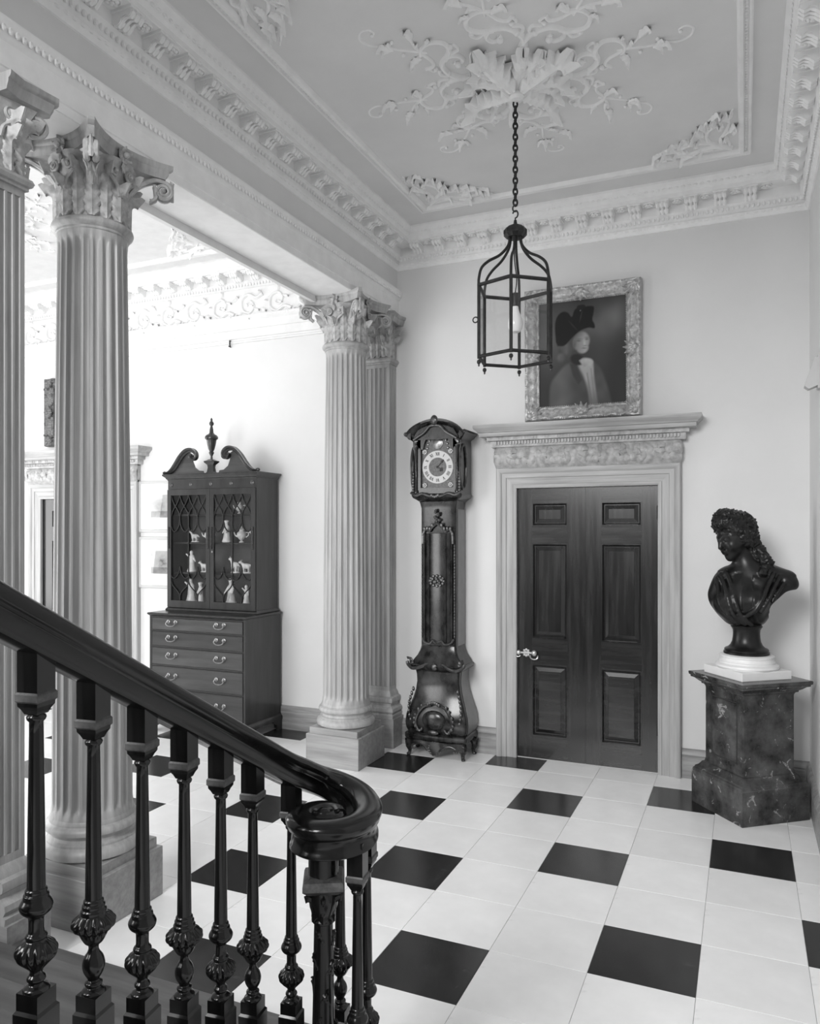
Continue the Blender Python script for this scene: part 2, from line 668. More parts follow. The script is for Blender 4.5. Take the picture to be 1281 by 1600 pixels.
# far end of the neighbouring hall with one tall window opening
mb = MB()
for (a, b, lo_, hi_) in [(1.8, 2.7, 0, ZC), (5.3, WY, 0, ZC), (2.7, 5.3, 0, 0.8), (2.7, 5.3, 3.8, ZC)]:
    mb.box(XL - 0.2, XL, a, b, lo_, hi_)
w = build('wall_end', mb, 'wall_paint', ang=0)
tag(w, 'end wall of the bright neighbouring hall', kind='structure')

# ================================================================== CEILINGS
ceiling = build('ceiling', MB().box(-3.1, XR + 0.2, 1.3, WY + 0.2, ZC, ZC + 0.12), 'ceiling_paint', ang=0)
tag(ceiling, 'grey ceiling with white plaster scrollwork', kind='structure')
ceiling2 = build('ceiling_side', MB().box(XL, -3.1, 1.6, WY + 0.2, ZC, ZC + 0.12), 'plaster_side', ang=0)
tag(ceiling2, 'bright ceiling of the neighbouring hall', kind='structure')


def framing(parent, x0, x1, y0, y1):
    prof = [(-0.05, ZC + .01), (-0.05, ZC - .012), (-0.042, ZC - .02), (-0.03, ZC - .02), (-0.026, ZC - .012), (-0.004, ZC - .012), (0.0, ZC - .03), (0.02, ZC - .03), (0.03, ZC - .014), (0.034, ZC + .01)]
    mb = mould([(x0, y0), (x1, y0), (x1, y1), (x0, y1)], prof, True)
    o = build('panel_frame', mb, 'plaster_white', parent)
    bd = MB()
    bead = MB().ball((0, 0, 0), (0.011, 0.008, 0.008), 6, 4)
    for (a, b) in [((x0, y0), (x1, y0)), ((x1, y0), (x1, y1)), ((x1, y1), (x0, y1)), ((x0, y1), (x0, y0))]:
        ln = math.hypot(b[0] - a[0], b[1] - a[1])
        an = math.atan2(b[1] - a[1], b[0] - a[0])
        nx, ny = -math.sin(an), math.cos(an)
        k = int(ln / 0.028)
        for q in range(k):
            t = (q + .5) / k
            bd.join(bead, TR(a[0] + (b[0] - a[0]) * t - nx * .015, a[1] + (b[1] - a[1]) * t - ny * .015, ZC - .014) @ RZ(an))
    tag(build('bead_course', bd, 'plaster_white', o), kind='stuff')
    return o


FC = (-1.225, 4.41)
framing(ceiling, FC[0] - 1.22, FC[0] + 1.22, FC[1] - 1.5, FC[1] + 1.5)
framing(ceiling2, -7.6, -4.5, 2.9, 5.97)


def ribbon(path, r0, r1, z0, rise=1.0, seg=6):
    """half-round plaster scroll lying on the ceiling; path in plan"""
    n = len(path)
    mb = MB()
    rings = []
    for i in range(n):
        p = np.array(path[i])
        d = np.array(path[min(i + 1, n - 1)]) - np.array(path[max(i - 1, 0)])
        d = d / (np.linalg.norm(d) + 1e-9)
        nn = np.array([-d[1], d[0]])
        t = i / (n - 1)
        r = r0 + (r1 - r0) * t
        ring = []
        for k in range(seg):
            a = PI * k / (seg - 1)
            q = p + nn * r * math.cos(a)
            ring.append((q[0], q[1], z0 + 0.004 - 0.004 - r * rise * math.sin(a)))
        rings.append(ring)
    mb.loft(rings)
    return mb


husk_mb = leaf(0.11, 0.06, 0.1, 0.9, 3, 0.004, 11, 7, 1.4)
bigleaf_mb = leaf(0.38, 0.19, -0.08, .9, 6, 0.010, 37, 15, 2.1, .78)
midleaf_mb = leaf(0.30, 0.14, -0.04, .95, 5, 0.010, 31, 13, 2.1, .75)


def flat_on_ceiling(mb, droop=0.12):
    """lay a leaf (grown along +z, curling to -y) along +x under the ceiling, curling downwards"""
    M = Matrix(((0, 0, 1, 0), (1, 0, 0, 0), (0, 1, 0, 0), (0, 0, 0, 1)))
    return MB().join(mb, M)


husk_me = flat_on_ceiling(husk_mb).mesh('husk_leaf', 'plaster_white')
bigleaf_me = flat_on_ceiling(bigleaf_mb).mesh('acanthus_leaf', 'plaster_white')
midleaf_me = flat_on_ceiling(midleaf_mb).mesh('acanthus_leaf', 'plaster_white')


def scroll_arm_mesh(flip):
    mb = MB()
    z0 = 0.0
    def add(pts, r0, r1, n=7, rise=1.0):
        mb.join(ribbon([(x, y * flip) for x, y in catmull(pts, n)], r0, r1, z0, rise))
    # main C-scroll leaving the boss, ending in a spiral eye
    add([(.10, -.03), (.22, -.105), (.35, -.125), (.45, -.07), (.465, .015), (.415, .055), (.365, .03), (.375, -.015), (.405, -.012)], .021, .010, 8, 1.3)
    # back scroll
    add([(.455, -.10), (.43, -.145), (.385, -.14), (.385, -.10)], .012, .009, 6, 1.3)
    # S-scroll outwards
    add([(.46, -.005), (.475, .075), (.53, .125), (.60, .10), (.625, .03), (.60, -.04)], .017, .010, 8, 1.2)
    add([(.455, .05), (.43, .10), (.465, .13), (.49, .105)], .011, .008, 6, 1.2)
    # crossing stem
    add([(.53, -.13), (.50, -.09), (.53, -.045), (.60, -.01), (.68, .05), (.72, .10)], .012, .008, 8, 1.2)
    add([(.52, -.12), (.475, -.13), (.475, -.095)], .010, .008, 6, 1.2)
    # thin stem and tendril
    add([(.58, .01), (.68, -.01), (.76, -.025), (.82, -.02), (.90, -.045), (.965, -.02), (.985, .04), (.95, .075), (.915, .06), (.92, .035)], .008, .0055, 7)
    # berries
    for (x, y, r) in [(.375, -.01, .022), (.395, -.11, .02), (.487, .115, .018), (.479, -.105, .016), (.92, .045, .011), (.70, -.05, .012), (.80, .03, .012)]:
        mb.ball((x, y * flip, -r * .5), (r, r, r * .9), 8, 5)
    return mb.mesh('scroll_arm', 'plaster_white')


def ceiling_rose(parent, cx, cy, parts=True, a_off=0.0):
    me = {1: scroll_arm_mesh(1), -1: scroll_arm_mesh(-1)}
    boss = MB().lathe([(0.012, -0.15), (0.035, -0.147), (0.046, -0.13), (0.04, -0.112), (0.03, -0.10), (0.05, -0.08), (0.08, -0.04), (0.10, 0.0), (0.10, 0.01)], 20)
    b = build('rose_boss', boss, 'plaster_white', parent, (cx, cy, ZC))
    for k in range(8):
        a = a_off + k * PI / 4
        a2 = a + .39
        put('acanthus_leaf', bigleaf_me if k % 2 else midleaf_me, b, (0.03 * math.cos(a2), 0.03 * math.sin(a2), -0.10 if k % 2 else -.07), (0, -0.14 if k % 2 else -.10, a2))
        if k % 2:
            put('acanthus_leaf', midleaf_me, b, (0.05 * math.cos(a), 0.05 * math.sin(a), -0.055), (0, -0.07, a), (.9, .9, .9))
        arm = put('scroll_arm', me[1 if k % 2 else -1], parent, (cx, cy, ZC), (0, 0, a))
        f = 1 if k % 2 else -1
        for (x, y, r, s_) in [(.60, -.03, -1.3, .95), (.71, .09, .8, 1.0), (.77, -.025, -.1, .95), (.79, -.02, .75, .6), (.78, -.03, -.9, .6), (.62, .08, 1.6, .6), (.66, .03, 1.2, .55)]:
            put('husk_leaf', husk_me, arm, (x, y * f, -0.012), (0, 0.0, r * f), (s_, s_, s_))
    return b


ceiling_rose(ceiling, -1.235, 4.405, a_off=0.0)
ceiling_rose(ceiling2, -5.95, 4.4, a_off=0.2)


def corner_ornament_mesh():
    mb = MB()
    def add(pts, r0, r1, n=7):
        mb.join(ribbon(catmull(pts, n), r0, r1, 0.0, 1.3))
    for f in (0, 1):
        g = (lambda q: [(y, x) for x, y in q]) if f else (lambda q: q)
        add(g([(.05, .05), (.14, .11), (.24, .10), (.30, .05), (.27, .02), (.235, .035)]), .018, .010)
        add(g([(.10, .10), (.20, .19), (.32, .20), (.40, .14), (.37, .10), (.33, .12)]), .016, .009)
        add(g([(.26, .09), (.38, .06), (.50, .06), (.58, .03)]), .013, .006)
        add(g([(.30, .19), (.40, .22), (.50, .17), (.55, .10)]), .010, .006)
        add(g([(.06, .10), (.07, .16), (.11, .17), (.12, .14)]), .011, .008)
        for (x, y, r, s_) in [(.30, .05, -.4, 1.0), (.40, .15, .3, 1.1), (.44, .06, .5, 1.0), (.50, .16, -.6, .9), (.20, .19, .9, 1.1), (.30, .22, .7, 1.1), (.16, .08, .2, 1.0), (.38, .21, .5, .9), (.48, .05, .1, .9), (.34, .11, .1, .9)]:
            p = (x, y, r) if not f else (y, x, PI / 2 - r)
            mb.join(flat_on_ceiling(husk_mb), TR(p[0], p[1], -.012) @ RZ(p[2]) @ SC(s_, s_, s_ * 1.5))
    add([(.08, .08), (.20, .20), (.26, .26)], .02, .008)
    mb.join(flat_on_ceiling(husk_mb), TR(.2, .2, -.01) @ RZ(PI / 4) @ SC(1.5, 1.5, 1.5))
    return mb.mesh('corner_ornament', 'plaster_white')


com = corner_ornament_mesh()
for (sx, sy, rz) in [(-1, 1, -PI / 2), (1, 1, PI), (-1, -1, 0), (1, -1, PI / 2)]:
    put('corner_ornament', com, ceiling, (FC[0] + sx * 1.19, FC[1] + sy * 1.47, ZC), (0, 0, rz))
put('corner_ornament', com, ceiling2, (-4.53, 5.94, ZC), (0, 0, PI))

# ================================================================== CORNICES
CORN = [(-0.02, 4.345), (.012, 4.35), (.03, 4.372), (.034, 4.395), (.02, 4.402), (.024, 4.41), (.05, 4.448), (.062, 4.456), (.068, 4.462),
        (.068, 4.53), (.195, 4.53), (.2, 4.534), (.2, 4.562), (.208, 4.567), (.215, 4.58), (.235, 4.605), (.24, 4.62), (.25, 4.632), (.25, ZC + .01), (-0.02, ZC + .01)]

mod_mb = MB()
_pr = [(0.0, -.004), (.118, -.004)] + [(.108 + .018 * math.cos(t), -.026 + .022 * math.sin(t)) for t in np.linspace(.9, -2.4, 9)] + [(.085, -.036), (.07, -.040), (.055, -.048)] + [(.03 + .03 * math.cos(t), -.050 + .026 * math.sin(t)) for t in np.linspace(-.2, -2.8, 8)] + [(0.0, -.06)]
mod_mb.prism(_pr, -.044, .044, lambda p, q, a: (a, -p, q))
for x in (-.03, 0, .03):
    mod_mb.tube([(x, -.01, -.066), (x, -.035, -.076), (x, -.06, -.052), (x, -.085, -.042), (x, -.11, -.048), (x, -.127, -.03), (x, -.122, -.012)], [.010, .014, .012, .010, .013, .012, .008], 6)
mod_mb.box(-.052, .052, -.132, 0, -.014, 0)
mod_me = mod_mb.mesh('modillion', 'plaster_white')
ros_mb = MB()
ros_mb.lathe([(.046, 0.0), (.046, -.006), (.04, -.008), (.036, -.002), (.03, -.002)], 12)
for k in range(6):
    ros_mb.ball((.022 * math.cos(k * PI / 3), .022 * math.sin(k * PI / 3), -.008), (.014, .012, .01), 6, 4)
ros_mb.ball((0, 0, -.014), (.012, .012, .01), 6, 4)
ros_me = ros_mb.mesh('rosette', 'plaster_white')


def line_things(parent, a, b, inward, start=.1, spacing=.21):
    """modillions and rosettes along one side of a cornice; a,b wall points, inward unit normal"""
    a, b, n = Vector(a), Vector(b), Vector(inward)
    d = (b - a)
    ln = d.length
    d.normalize()
    rz = math.atan2(n.y, n.x) + PI / 2
    k = int((ln - start) / spacing)
    for q in range(k + 1):
        s_ = start + q * spacing
        p = a + d * s_ + n * .068
        put('modillion', mod_me, parent, (p.x, p.y, 4.53), (0, 0, rz))
        p2 = a + d * (s_ + spacing / 2) + n * .132
        if s_ + spacing / 2 < ln - .1:
            put('rosette', ros_me, parent, (p2.x, p2.y, 4.53), (0, 0, rz))


def egg_course(parent, a, b, inward, off, z, pitch, r, name='egg_course'):
    a, b, n = Vector(a), Vector(b), Vector(inward)
    ln = (b - a).length
    d = (b - a).normalized()
    rz = math.atan2(d.y, d.x)
    egg = MB().ball((0, 0, 0), r, 6, 4)
    mb = MB()
    k = int(ln / pitch)
    for q in range(k):
        p = a + d * ((q + .5) * ln / k) + n * off
        mb.join(egg, TR(p.x, p.y, z) @ RZ(rz))
    return tag(build(name, mb, 'plaster_white', parent), kind='stuff')


mb = mould([(XR, 2.2), (XR, WY), (XB, WY), (XB, 1.66)], CORN, mapf=None)
trim = build('trim_1', mb, 'plaster_white')
tag(trim, 'enriched modillion cornice around the grey ceiling', kind='structure')
for (a, b, n, st) in [((XR, WY - .27), (XR, 2.4), (-1, 0), .06), ((XB + .25, WY), (XR - .2, WY), (0, -1), .0), ((XB, WY - .3), (XB, 2.2), (1, 0), .06)]:
    line_things(trim, a, b, n, st)
for (a, b, n) in [((XR, WY - .04), (XR, 2.4), (-1, 0)), ((XB + .04, WY), (XR - .04, WY), (0, -1)), ((XB, WY - .04), (XB, 2.2), (1, 0))]:
    egg_course(trim, a, b, n, .046, 4.432, .036, (.013, .012, .018))
    egg_course(trim, a, b, n, .03, 4.382, .05, (.022, .007, .01), 'leaf_course')
    egg_course(trim, a, b, n, .226, 4.592, .045, (.018, .006, .012), 'leaf_course')

# neighbouring hall: full entablature on the back wall
ENT = [(-0.02, 3.86), (.018, 3.862), (.022, 3.875), (.012, 3.885), (.012, 3.90), (.03, 3.905), (.03, 3.985), (.04, 3.99), (.04, 4.07), (.052, 4.08), (.07, 4.105), (.07, 4.118), (.03, 4.125), (.03, 4.34)]
mb = mould([(-3.29, 2.2), (-3.29, WY), (XL, WY)], [(o - (.0 if True else 0), z) for o, z in ENT[:-1]] + [(.03, 4.345)] + CORN[2:])
trim2 = build('trim_2', mb, 'plaster_side')
tag(trim2, 'white entablature with scrolled frieze in the bright neighbouring hall', kind='structure')
line_things(trim2, (-3.29 - .25, WY), (-8.4, WY), (0, -1), .06)
egg_course(trim2, (-3.4, WY), (-8.4, WY), (0, -1), .046, 4.432, .036, (.013, .012, .018))
egg_course(trim2, (-3.4, WY), (-8.4, WY), (0, -1), .066, 4.105, .05, (.02, .007, .01), 'leaf_course')
# scrolling frieze: rinceaux in relief
mbf = MB()
for k in range(14):
    cx_ = -3.55 - k * .34
    f = 1 if k % 2 else -1
    pts = [(.17, -.09 * f), (.09, -.06 * f), (.0, -.10 * f), (-.08, -.05 * f), (-.07, .05 * f), (.01, .085 * f), (.065, .03 * f), (.03, -.03 * f), (-.02, -.015 * f), (-.01, .015 * f)]
    rb = ribbon(catmull(pts, 6), .020, .010, 0, 1.2)
    for (x, y, r, s_) in [(-.07, .06 * f, 2.4, .7), (.0, .09 * f, 1.2 * f, .7), (.07, .05 * f, .3, .7), (.1, -.06 * f, -.9 * f, .8), (.15, .05 * f, .5 * f, .8), (.01, .0, .4, .6)]:
        rb.join(flat_on_ceiling(husk_mb), TR(x, y, -.008) @ RZ(r) @ SC(s_, s_, s_ * 1.4))
    mbf.join(rb, TR(cx_, WY - .03, 4.232) @ RX(PI / 2) @ SC(1, 1, 1) @ RX(PI) @ SC(1, 1, 1))
tag(build('frieze_scroll', mbf, 'plaster_side', trim2), kind='stuff')

# beam over the columns
beam_prof = [(-2.93, ZS), (-2.93, 3.957), (-2.925, 3.962), (-2.925, 4.07), (-2.912, 4.08), (-2.905, 4.10), (-2.89, 4.125), (-2.885, 4.14), (-2.885, 4.15), (-2.94, 4.155), (-2.94, ZC), (-3.29, ZC), (-3.29, ZS)]
mb = MB().prism(beam_prof, 1.2, WY + .01, lambda p, q, a: (p, a, q))
beam = build('trim_3', mb, 'ceiling_paint', ang=0)
tag(beam, 'long grey beam carried by the fluted columns', kind='structure')
mb = MB().prism([(-2.929, ZS - .002), (-2.929, 3.957), (-2.924, 3.962), (-2.924, 4.07), (-2.911, 4.08), (-2.904, 4.10), (-2.889, 4.125), (-2.884, 4.14), (-2.884, 4.152), (-2.938, 4.157), (-2.938, ZS - .002)], 1.2, WY, lambda p, q, a: (p, a, q))
bm_ = build('architrave_moulding', mb, 'plaster_white', beam)
egg_course(bm_, (-2.94, 6.4), (-2.94, 1.9), (1, 0), .043, 4.108, .034, (.015, .008, .018), 'leaf_course')
build('soffit_board', MB().box(-3.285, -2.935, 1.6, WY, ZS - .004, ZS + .004), 'plaster_white', beam, ang=0)

# unseen beam added across the near end, shading the upper door wall
nb = build('trim_4', MB().box(-2.95, XR, 1.35, 1.65, 4.22, ZC), 'ceiling_paint', ang=0)
tag(nb, 'unseen beam added across the near end to shade the door wall', kind='structure')

# picture rail hook and old nail
hk = build('picture_hook', MB().tube([(0, -.02, .03), (0, -.035, .03), (0, -.035, -.01), (0, -.02, -.035), (0, -.05, -.03)], .007, 6), 'iron', None, (-4.80, WY, 3.862))
tag(hk, 'small dark picture hook on the rail above the bookcase', 'hook')

# ================================================================== BASEBOARDS
BASE = [(-.01, 0), (.03, 0), (.03, .165), (.026, .17), (.026, .178), (.03, .182), (.03, .19), (.022, .205), (.012, .222), (.0, .23), (-.01, .23)]
for nm, pts, lab in [('baseboard_right', [(XR, 2.2), (XR, WY), (-.452, WY)], 'moulded pine baseboard behind the marble pedestal'),
                     ('baseboard_middle', [(-1.975, WY), (-2.94, WY)], 'moulded pine baseboard behind the longcase clock'),
                     ('baseboard_left', [(-3.29, WY), (-5.99, WY)], 'moulded pine baseboard along the neighbouring hall'),
                     ('baseboard_far', [(-7.66, WY), (XL, WY)], 'moulded pine baseboard left of the far door')]:
    tag(build(nm, mould(pts, BASE), 'base_pine'), lab, kind='structure')

# ================================================================== DOORS


def make_door(name, x0, x1, head, label):
    d = empty(name, ((x0 + x1) / 2, WY, 0))
    tag(d, label, kind='structure')
    hw = (x1 - x0) / 2
    mp = lambda a, b, c: (a, -c, b)
    # architrave round the opening (path runs so that 'left' is outwards)
    prof = [(0, -.03), (0, .030), (.012, .036), (.028, .036), (.033, .030), (.085, .034), (.09, .042), (.125, .044), (.13, .052), (.145, .058), (.168, .058), (.176, .05), (.176, -.03)]
    for k, path in enumerate([[(-hw, 0), (-hw, head)], [(-hw, head), (hw, head)], [(hw, head), (hw, 0)]]):
        P = [Vector(p) for p in path]
        o0 = o1 = 0
        # mitre the ends at the head
        rings = []
        for e, p in enumerate(P):
            ring = []
            for (o, h) in prof:
                if k == 0:
                    ring.append((p.x - o, -h, p.y + (o if e == 1 else 0)))
                elif k == 1:
                    ring.append((p.x + (-o if e == 0 else o), -h, p.y + o))
                else:
                    ring.append((p.x + o, -h, p.y + (o if e == 0 else 0)))
            rings.append(ring)
        build('architrave', MB().loft(rings), 'pine_across' if k == 1 else 'pine', d)
    W2 = hw + .176
    # swelling carved frieze
    nu, nv = 150, 18
    z0, z1 = head + .178, head + .352
    P = np.zeros((nu, nv, 3))
    for i in range(nu):
        u = (i / (nu - 1)) * 2 - 1
        x = u * (W2 + .0)
        for j in range(nv):
            t = j / (nv - 1)
            bul = math.sin(PI * t) ** .7
            zz = z0 + (z1 - z0) * t
            r = 0
            for s_ in range(-5, 6):
                cx_ = s_ * .15
                dx, dz = x - cx_, (zz - (z0 + z1) / 2) * 1.25
                rr = math.hypot(dx, dz)
                an = math.atan2(dz, dx * (1 if s_ % 2 else -1))
                if rr < .11:
                    r = max(r, (1 - rr / .11) ** .4 * (.55 + .45 * math.sin(rr * 95 + an * 2)) * (.75 + .25 * math.sin(an * 7)))
            r *= bul
            ex = 1 if abs(u) < .985 else 0.55
            P[i, j] = (x, -.02 - .05 * bul * ex - .042 * r * ex, zz)
    build('carved_frieze', grid_solid(P, -.03), 'pine_carved', d, ang=60)
    fb = MB().box(-W2, W2, -.045, .0, z0 - .003, z1 + .01)
    build('frieze_board', fb, 'pine_across', d, ang=0)
    # carved returns at the ends of the frieze
    for s_ in (-1, 1):
        build('frieze_scroll_end', leaf(.2, .11, -.5, 1.0, 4, .02, 15, 9, 1.4).xf(TR(s_ * (W2 - .045), -.05, z0) @ RZ(s_ * .5)), 'pine_carved', d)
    # dentil band and cornice shelf
    zb = head + .352
    bed = [(0, zb), (.055, zb), (.06, zb + .01), (.06, zb + .05), (.085, zb + .055), (.085, zb + .085), (.10, zb + .09), (.0, zb + .09)]
    top = [(0, zb + .088), (.135, zb + .088), (.14, zb + .098), (.14, zb + .118), (.15, zb + .122), (.155, zb + .135), (.175, zb + .15), (.18, zb + .16), (.18, zb + .185), (0, zb + .185)]
    for nm, pr, m_ in (('bed_moulding', bed, 'pine_carved'), ('cornice_shelf', top, 'pine_across')):
        ex = .0 if nm == 'bed_moulding' else .0
        pth = [(W2 - .02, .0), (W2 - .02, -.03), (-W2 + .02, -.03), (-W2 + .02, 0)]
        pth = [(-W2 + .02, 0), (-W2 + .02, -.03), (W2 - .02, -.03), (W2 - .02, 0)]
        # offset outwards = right of this path
        mb_ = mould(pth, [(-o, z) for o, z in pr])
        build(nm, mb_, m_, d)
        if nm == 'cornice_shelf':
            build('cornice_top', MB().box(-W2 - .1, W2 + .1, -.13, .0, zb + .165, zb + .1855), 'pine_across', d, ang=0)
    dn = MB()
    k = int(2 * W2 / .026)
    for q in range(k):
        x = -W2 + (q + .5) * 2 * W2 / k
        dn.box(x - .0075, x + .0075, -.105, -.06, zb + .02, zb + .048)
    tag(build('dentil_course', dn, 'pine_carved', d, ang=0), kind='stuff')
    dn = MB()
    k = int(2 * W2 / .1)
    for q in range(k):
        x = -W2 + (q + .5) * 2 * W2 / k
        for e in (-.014, .014):
            dn.box(x + e - .008, x + e + .008, -.119, -.105, zb + .06, zb + .082)
    tag(build('fret_course', dn, 'pine_carved', d, ang=0), kind='stuff')
    # two leaves, each with three fielded panels
    for s_ in (-1, 1):
        lx0, lx1 = (-hw + .003, -.0025) if s_ < 0 else (.0025, hw - .003)
        so, si = .125 * hw / .5815, .145 * hw / .5815      # outer and meeting stiles
        px0, px1 = (lx0 + so, lx1 - si) if s_ < 0 else (lx0 + .128, lx1 - so)
        ya, yb = .006, .05
        H = head - .004
        lf = empty('door_leaf', ((lx0 + lx1) / 2, 0, 0))
        lf.parent = d
        c = (lx0 + lx1) / 2
        for (a, b) in ((lx0, px0), (px1, lx1)):
            build('stile', MB().box(a - c, b - c, ya, yb, .006, H), 'mahogany', lf, ang=0)
        zz = [(.006, .197), (.81, 1.035), (1.845, 1.993), (2.192, H)]
        for (a, b) in zz:
            build('rail', MB().box(px0 - c, px1 - c, ya + .0005, yb, a, b), 'mahogany_across', lf, ang=0)
        for k in range(3):
            a, b = zz[k][1], zz[k + 1][0]
            mb_ = MB()
            x_0, x_1 = px0 - c, px1 - c
            def rect(i, y):
                return [(x_0 + i, y, a + i), (x_1 - i, y, a + i), (x_1 - i, y, b - i), (x_0 + i, y, b - i)]
            mb_.loft([rect(0, yb), rect(0, ya - .004), rect(.008, ya - .004), rect(.016, ya + .010), rect(.022, ya + .016), rect(.026, ya + .016), rect(.028, ya + .016), rect(.058, ya + .004), rect(.060, ya + .001)])
            build('panel', mb_, 'mahogany' if k else 'mahogany_across', lf, ang=20)
        for z in ((2.10, .36) if s_ > 0 else ()):
            hb = MB().lathe([(.008, -.055), (.011, -.05), (.011, .05), (.008, .055)], 8)
            build('hinge', hb, 'iron', lf, (lx1 - c + .004, -.006, z))
    # meeting bead
    build('meeting_bead', MB().box(-.008, .002, .0, .008, .01, head - .01), 'mahogany', d, ang=0)
    return d


door1 = make_door('door_1', D1[0], D1[1], D1[2], 'panelled mahogany double door in a carved pine surround')
door2 = make_door('door_2', D2[0], D2[1], D2[2], 'far dark door in a carved pine surround beyond the columns')

# brass lock and drop handle on the left leaf
mb = MB()
mb.tube([(-.08, -.012, 0), (-.05, -.014, 0), (-.03, -.012, .0), (0, -.012, 0), (.03, -.012, 0), (.06, -.014, 0)], [.018, .022, .01, .012, .01, .024], 8)
mb.lathe([(.001, 0), (.012, .001), (.03, .004), (.032, .01), (.02, .013), (.001, .014)], 6)
v0 = len(mb.v)
hd = MB()
hd.ball((-.075, -.02, .0), (.022, .016, .022), 10, 6)
hd.ball((.062, -.02, .0), (.024, .018, .026), 10, 6)
hd.tube([(-.07, -.014, 0), (.06, -.014, 0)], .010, 8)
for k in range(8):
    a = k * PI / 4
    hd.ball((-.008 + .026 * math.cos(a), -.012, .026 * math.sin(a)), (.012, .009, .012), 6, 4)
hd.ball((-.008, -.014, 0), (.016, .008, .016), 8, 5)
hnd = build('handle', hd, 'silver_brass', door1, (-1.708 - (D1[0] + D1[1]) / 2, .006, .905))
rg = [(.062 + .034 * math.cos(t), -.024, -.028 - .024 * math.sin(t)) for t in np.linspace(-.4, PI + .4, 14)]
build('drop_ring', MB().tube(rg, .006, 6), 'silver_brass', hnd)
rg = [(-.078 + .022 * math.cos(t), -.024, -.018 - .018 * math.sin(t)) for t in np.linspace(.2, PI - .2, 8)]
build('drop_ring', MB().tube(rg, .005, 6), 'silver_brass', hnd)

# ================================================================== COLUMNS AND PILASTERS
PL = .2475


def flute_r(th, r, depth, n=24):
    p = (th * n / (2 * PI)) % 1.0
    w = .72
    x = (p - .5) / (w / 2)
    if abs(x) >= 1:
        return r
    return r - depth * math.sqrt(1 - x * x)


def shaft_mesh():
    seg = 24 * 10
    z0, z1 = .50, 3.47
    zs = [z0, z0 + .03, z0 + .045, z0 + .055, z0 + .07, z0 + .10] + [z0 + .1 + (z1 - z0 - .2) * k / 8 for k in range(1, 8)] + [z1 - .10, z1 - .07, z1 - .055, z1 - .045, z1 - .03, z1]
    rings = []
    for z in zs:
        t = (z - z0) / (z1 - z0)
        r = .195 - .027 * t ** 1.6
        if t < .02:
            r += .008 * (1 - t / .02)
        if t > .98:
            r += .006 * (t - .98) / .02
        e = min(z - z0 - .03, z1 - .03 - z)
        dep = .0 if e <= 0 else min(1, (e / .055)) ** .5 * .0165
        rings.append([(flute_r(2 * PI * k / seg, r, dep) * math.cos(2 * PI * k / seg), flute_r(2 * PI * k / seg, r, dep) * math.sin(2 * PI * k / seg), z) for k in range(seg)])
    return MB().loft(rings).mesh('shaft', 'pine', 50)


base_me = MB().lathe([(.20, .31), (.225, .312), (.243, .325), (.248, .345), (.243, .365), (.228, .378), (.222, .382), (.222, .392), (.208, .40), (.204, .415), (.212, .43), (.218, .434), (.228, .44), (.232, .455), (.226, .47), (.215, .477), (.210, .482), (.210, .49), (.203, .505)], 64).mesh('base_moulding', 'pine')
plinth_me = MB().bbox(-PL, PL, -PL, PL, 0, .26, .004).bbox(-PL + .022, PL - .022, -PL + .022, PL - .022, .255, .312, .004).mesh('plinth', 'plinth_pine')
neck_me = MB().lathe([(.165, 3.465), (.176, 3.468), (.180, 3.472), (.180, 3.482), (.186, 3.486), (.198, 3.495), (.202, 3.507), (.198, 3.519), (.186, 3.528), (.17, 3.532)], 64).mesh('necking', 'pine')
bell_me = MB().lathe([(.165, 3.525), (.163, 3.60), (.165, 3.68), (.175, 3.75), (.195, 3.81), (.215, 3.842), (.2, 3.85)], 48).mesh('bell', 'pine_carved')


def abacus_mb(a=.295, sag=.085):
    mb = MB()
    def ring(s, z):
        pts = []
        for q in range(4):
            for k in range(13):
                t = -1 + 2 * k / 12
                x = t * (a - .022)
                y = -(a - sag * (1 - t * t) ** 1.0)
                r = (x * s, y * s)
                c, s2 = math.cos(q * PI / 2), math.sin(q * PI / 2)
                pts.append((r[0] * c - r[1] * s2, r[0] * s2 + r[1] * c, z))
        return pts
    mb.loft([ring(.90, 3.838), ring(.905, 3.85), ring(.93, 3.862), ring(.945, 3.875), ring(.945, 3.884), ring(.97, 3.888), ring(1.0, 3.90), ring(1.0, ZS)])
    return mb


abacus_me = abacus_mb().mesh('abacus', 'pine')
leaf_lo = leaf(.20, .135, .06, 1.15, 4, .008, 25, 13, 1.7, .5).mesh('acanthus_leaf', 'pine_carved')
leaf_hi = leaf(.285, .13, .05, 1.05, 5, .008, 31, 13, 1.7, .5).mesh('acanthus_leaf', 'pine_carved')

leaf_horn = leaf(.105, .055, -.05, .15, 3, .008, 17, 9, 1.6, .45).mesh('acanthus_leaf', 'pine_carved')


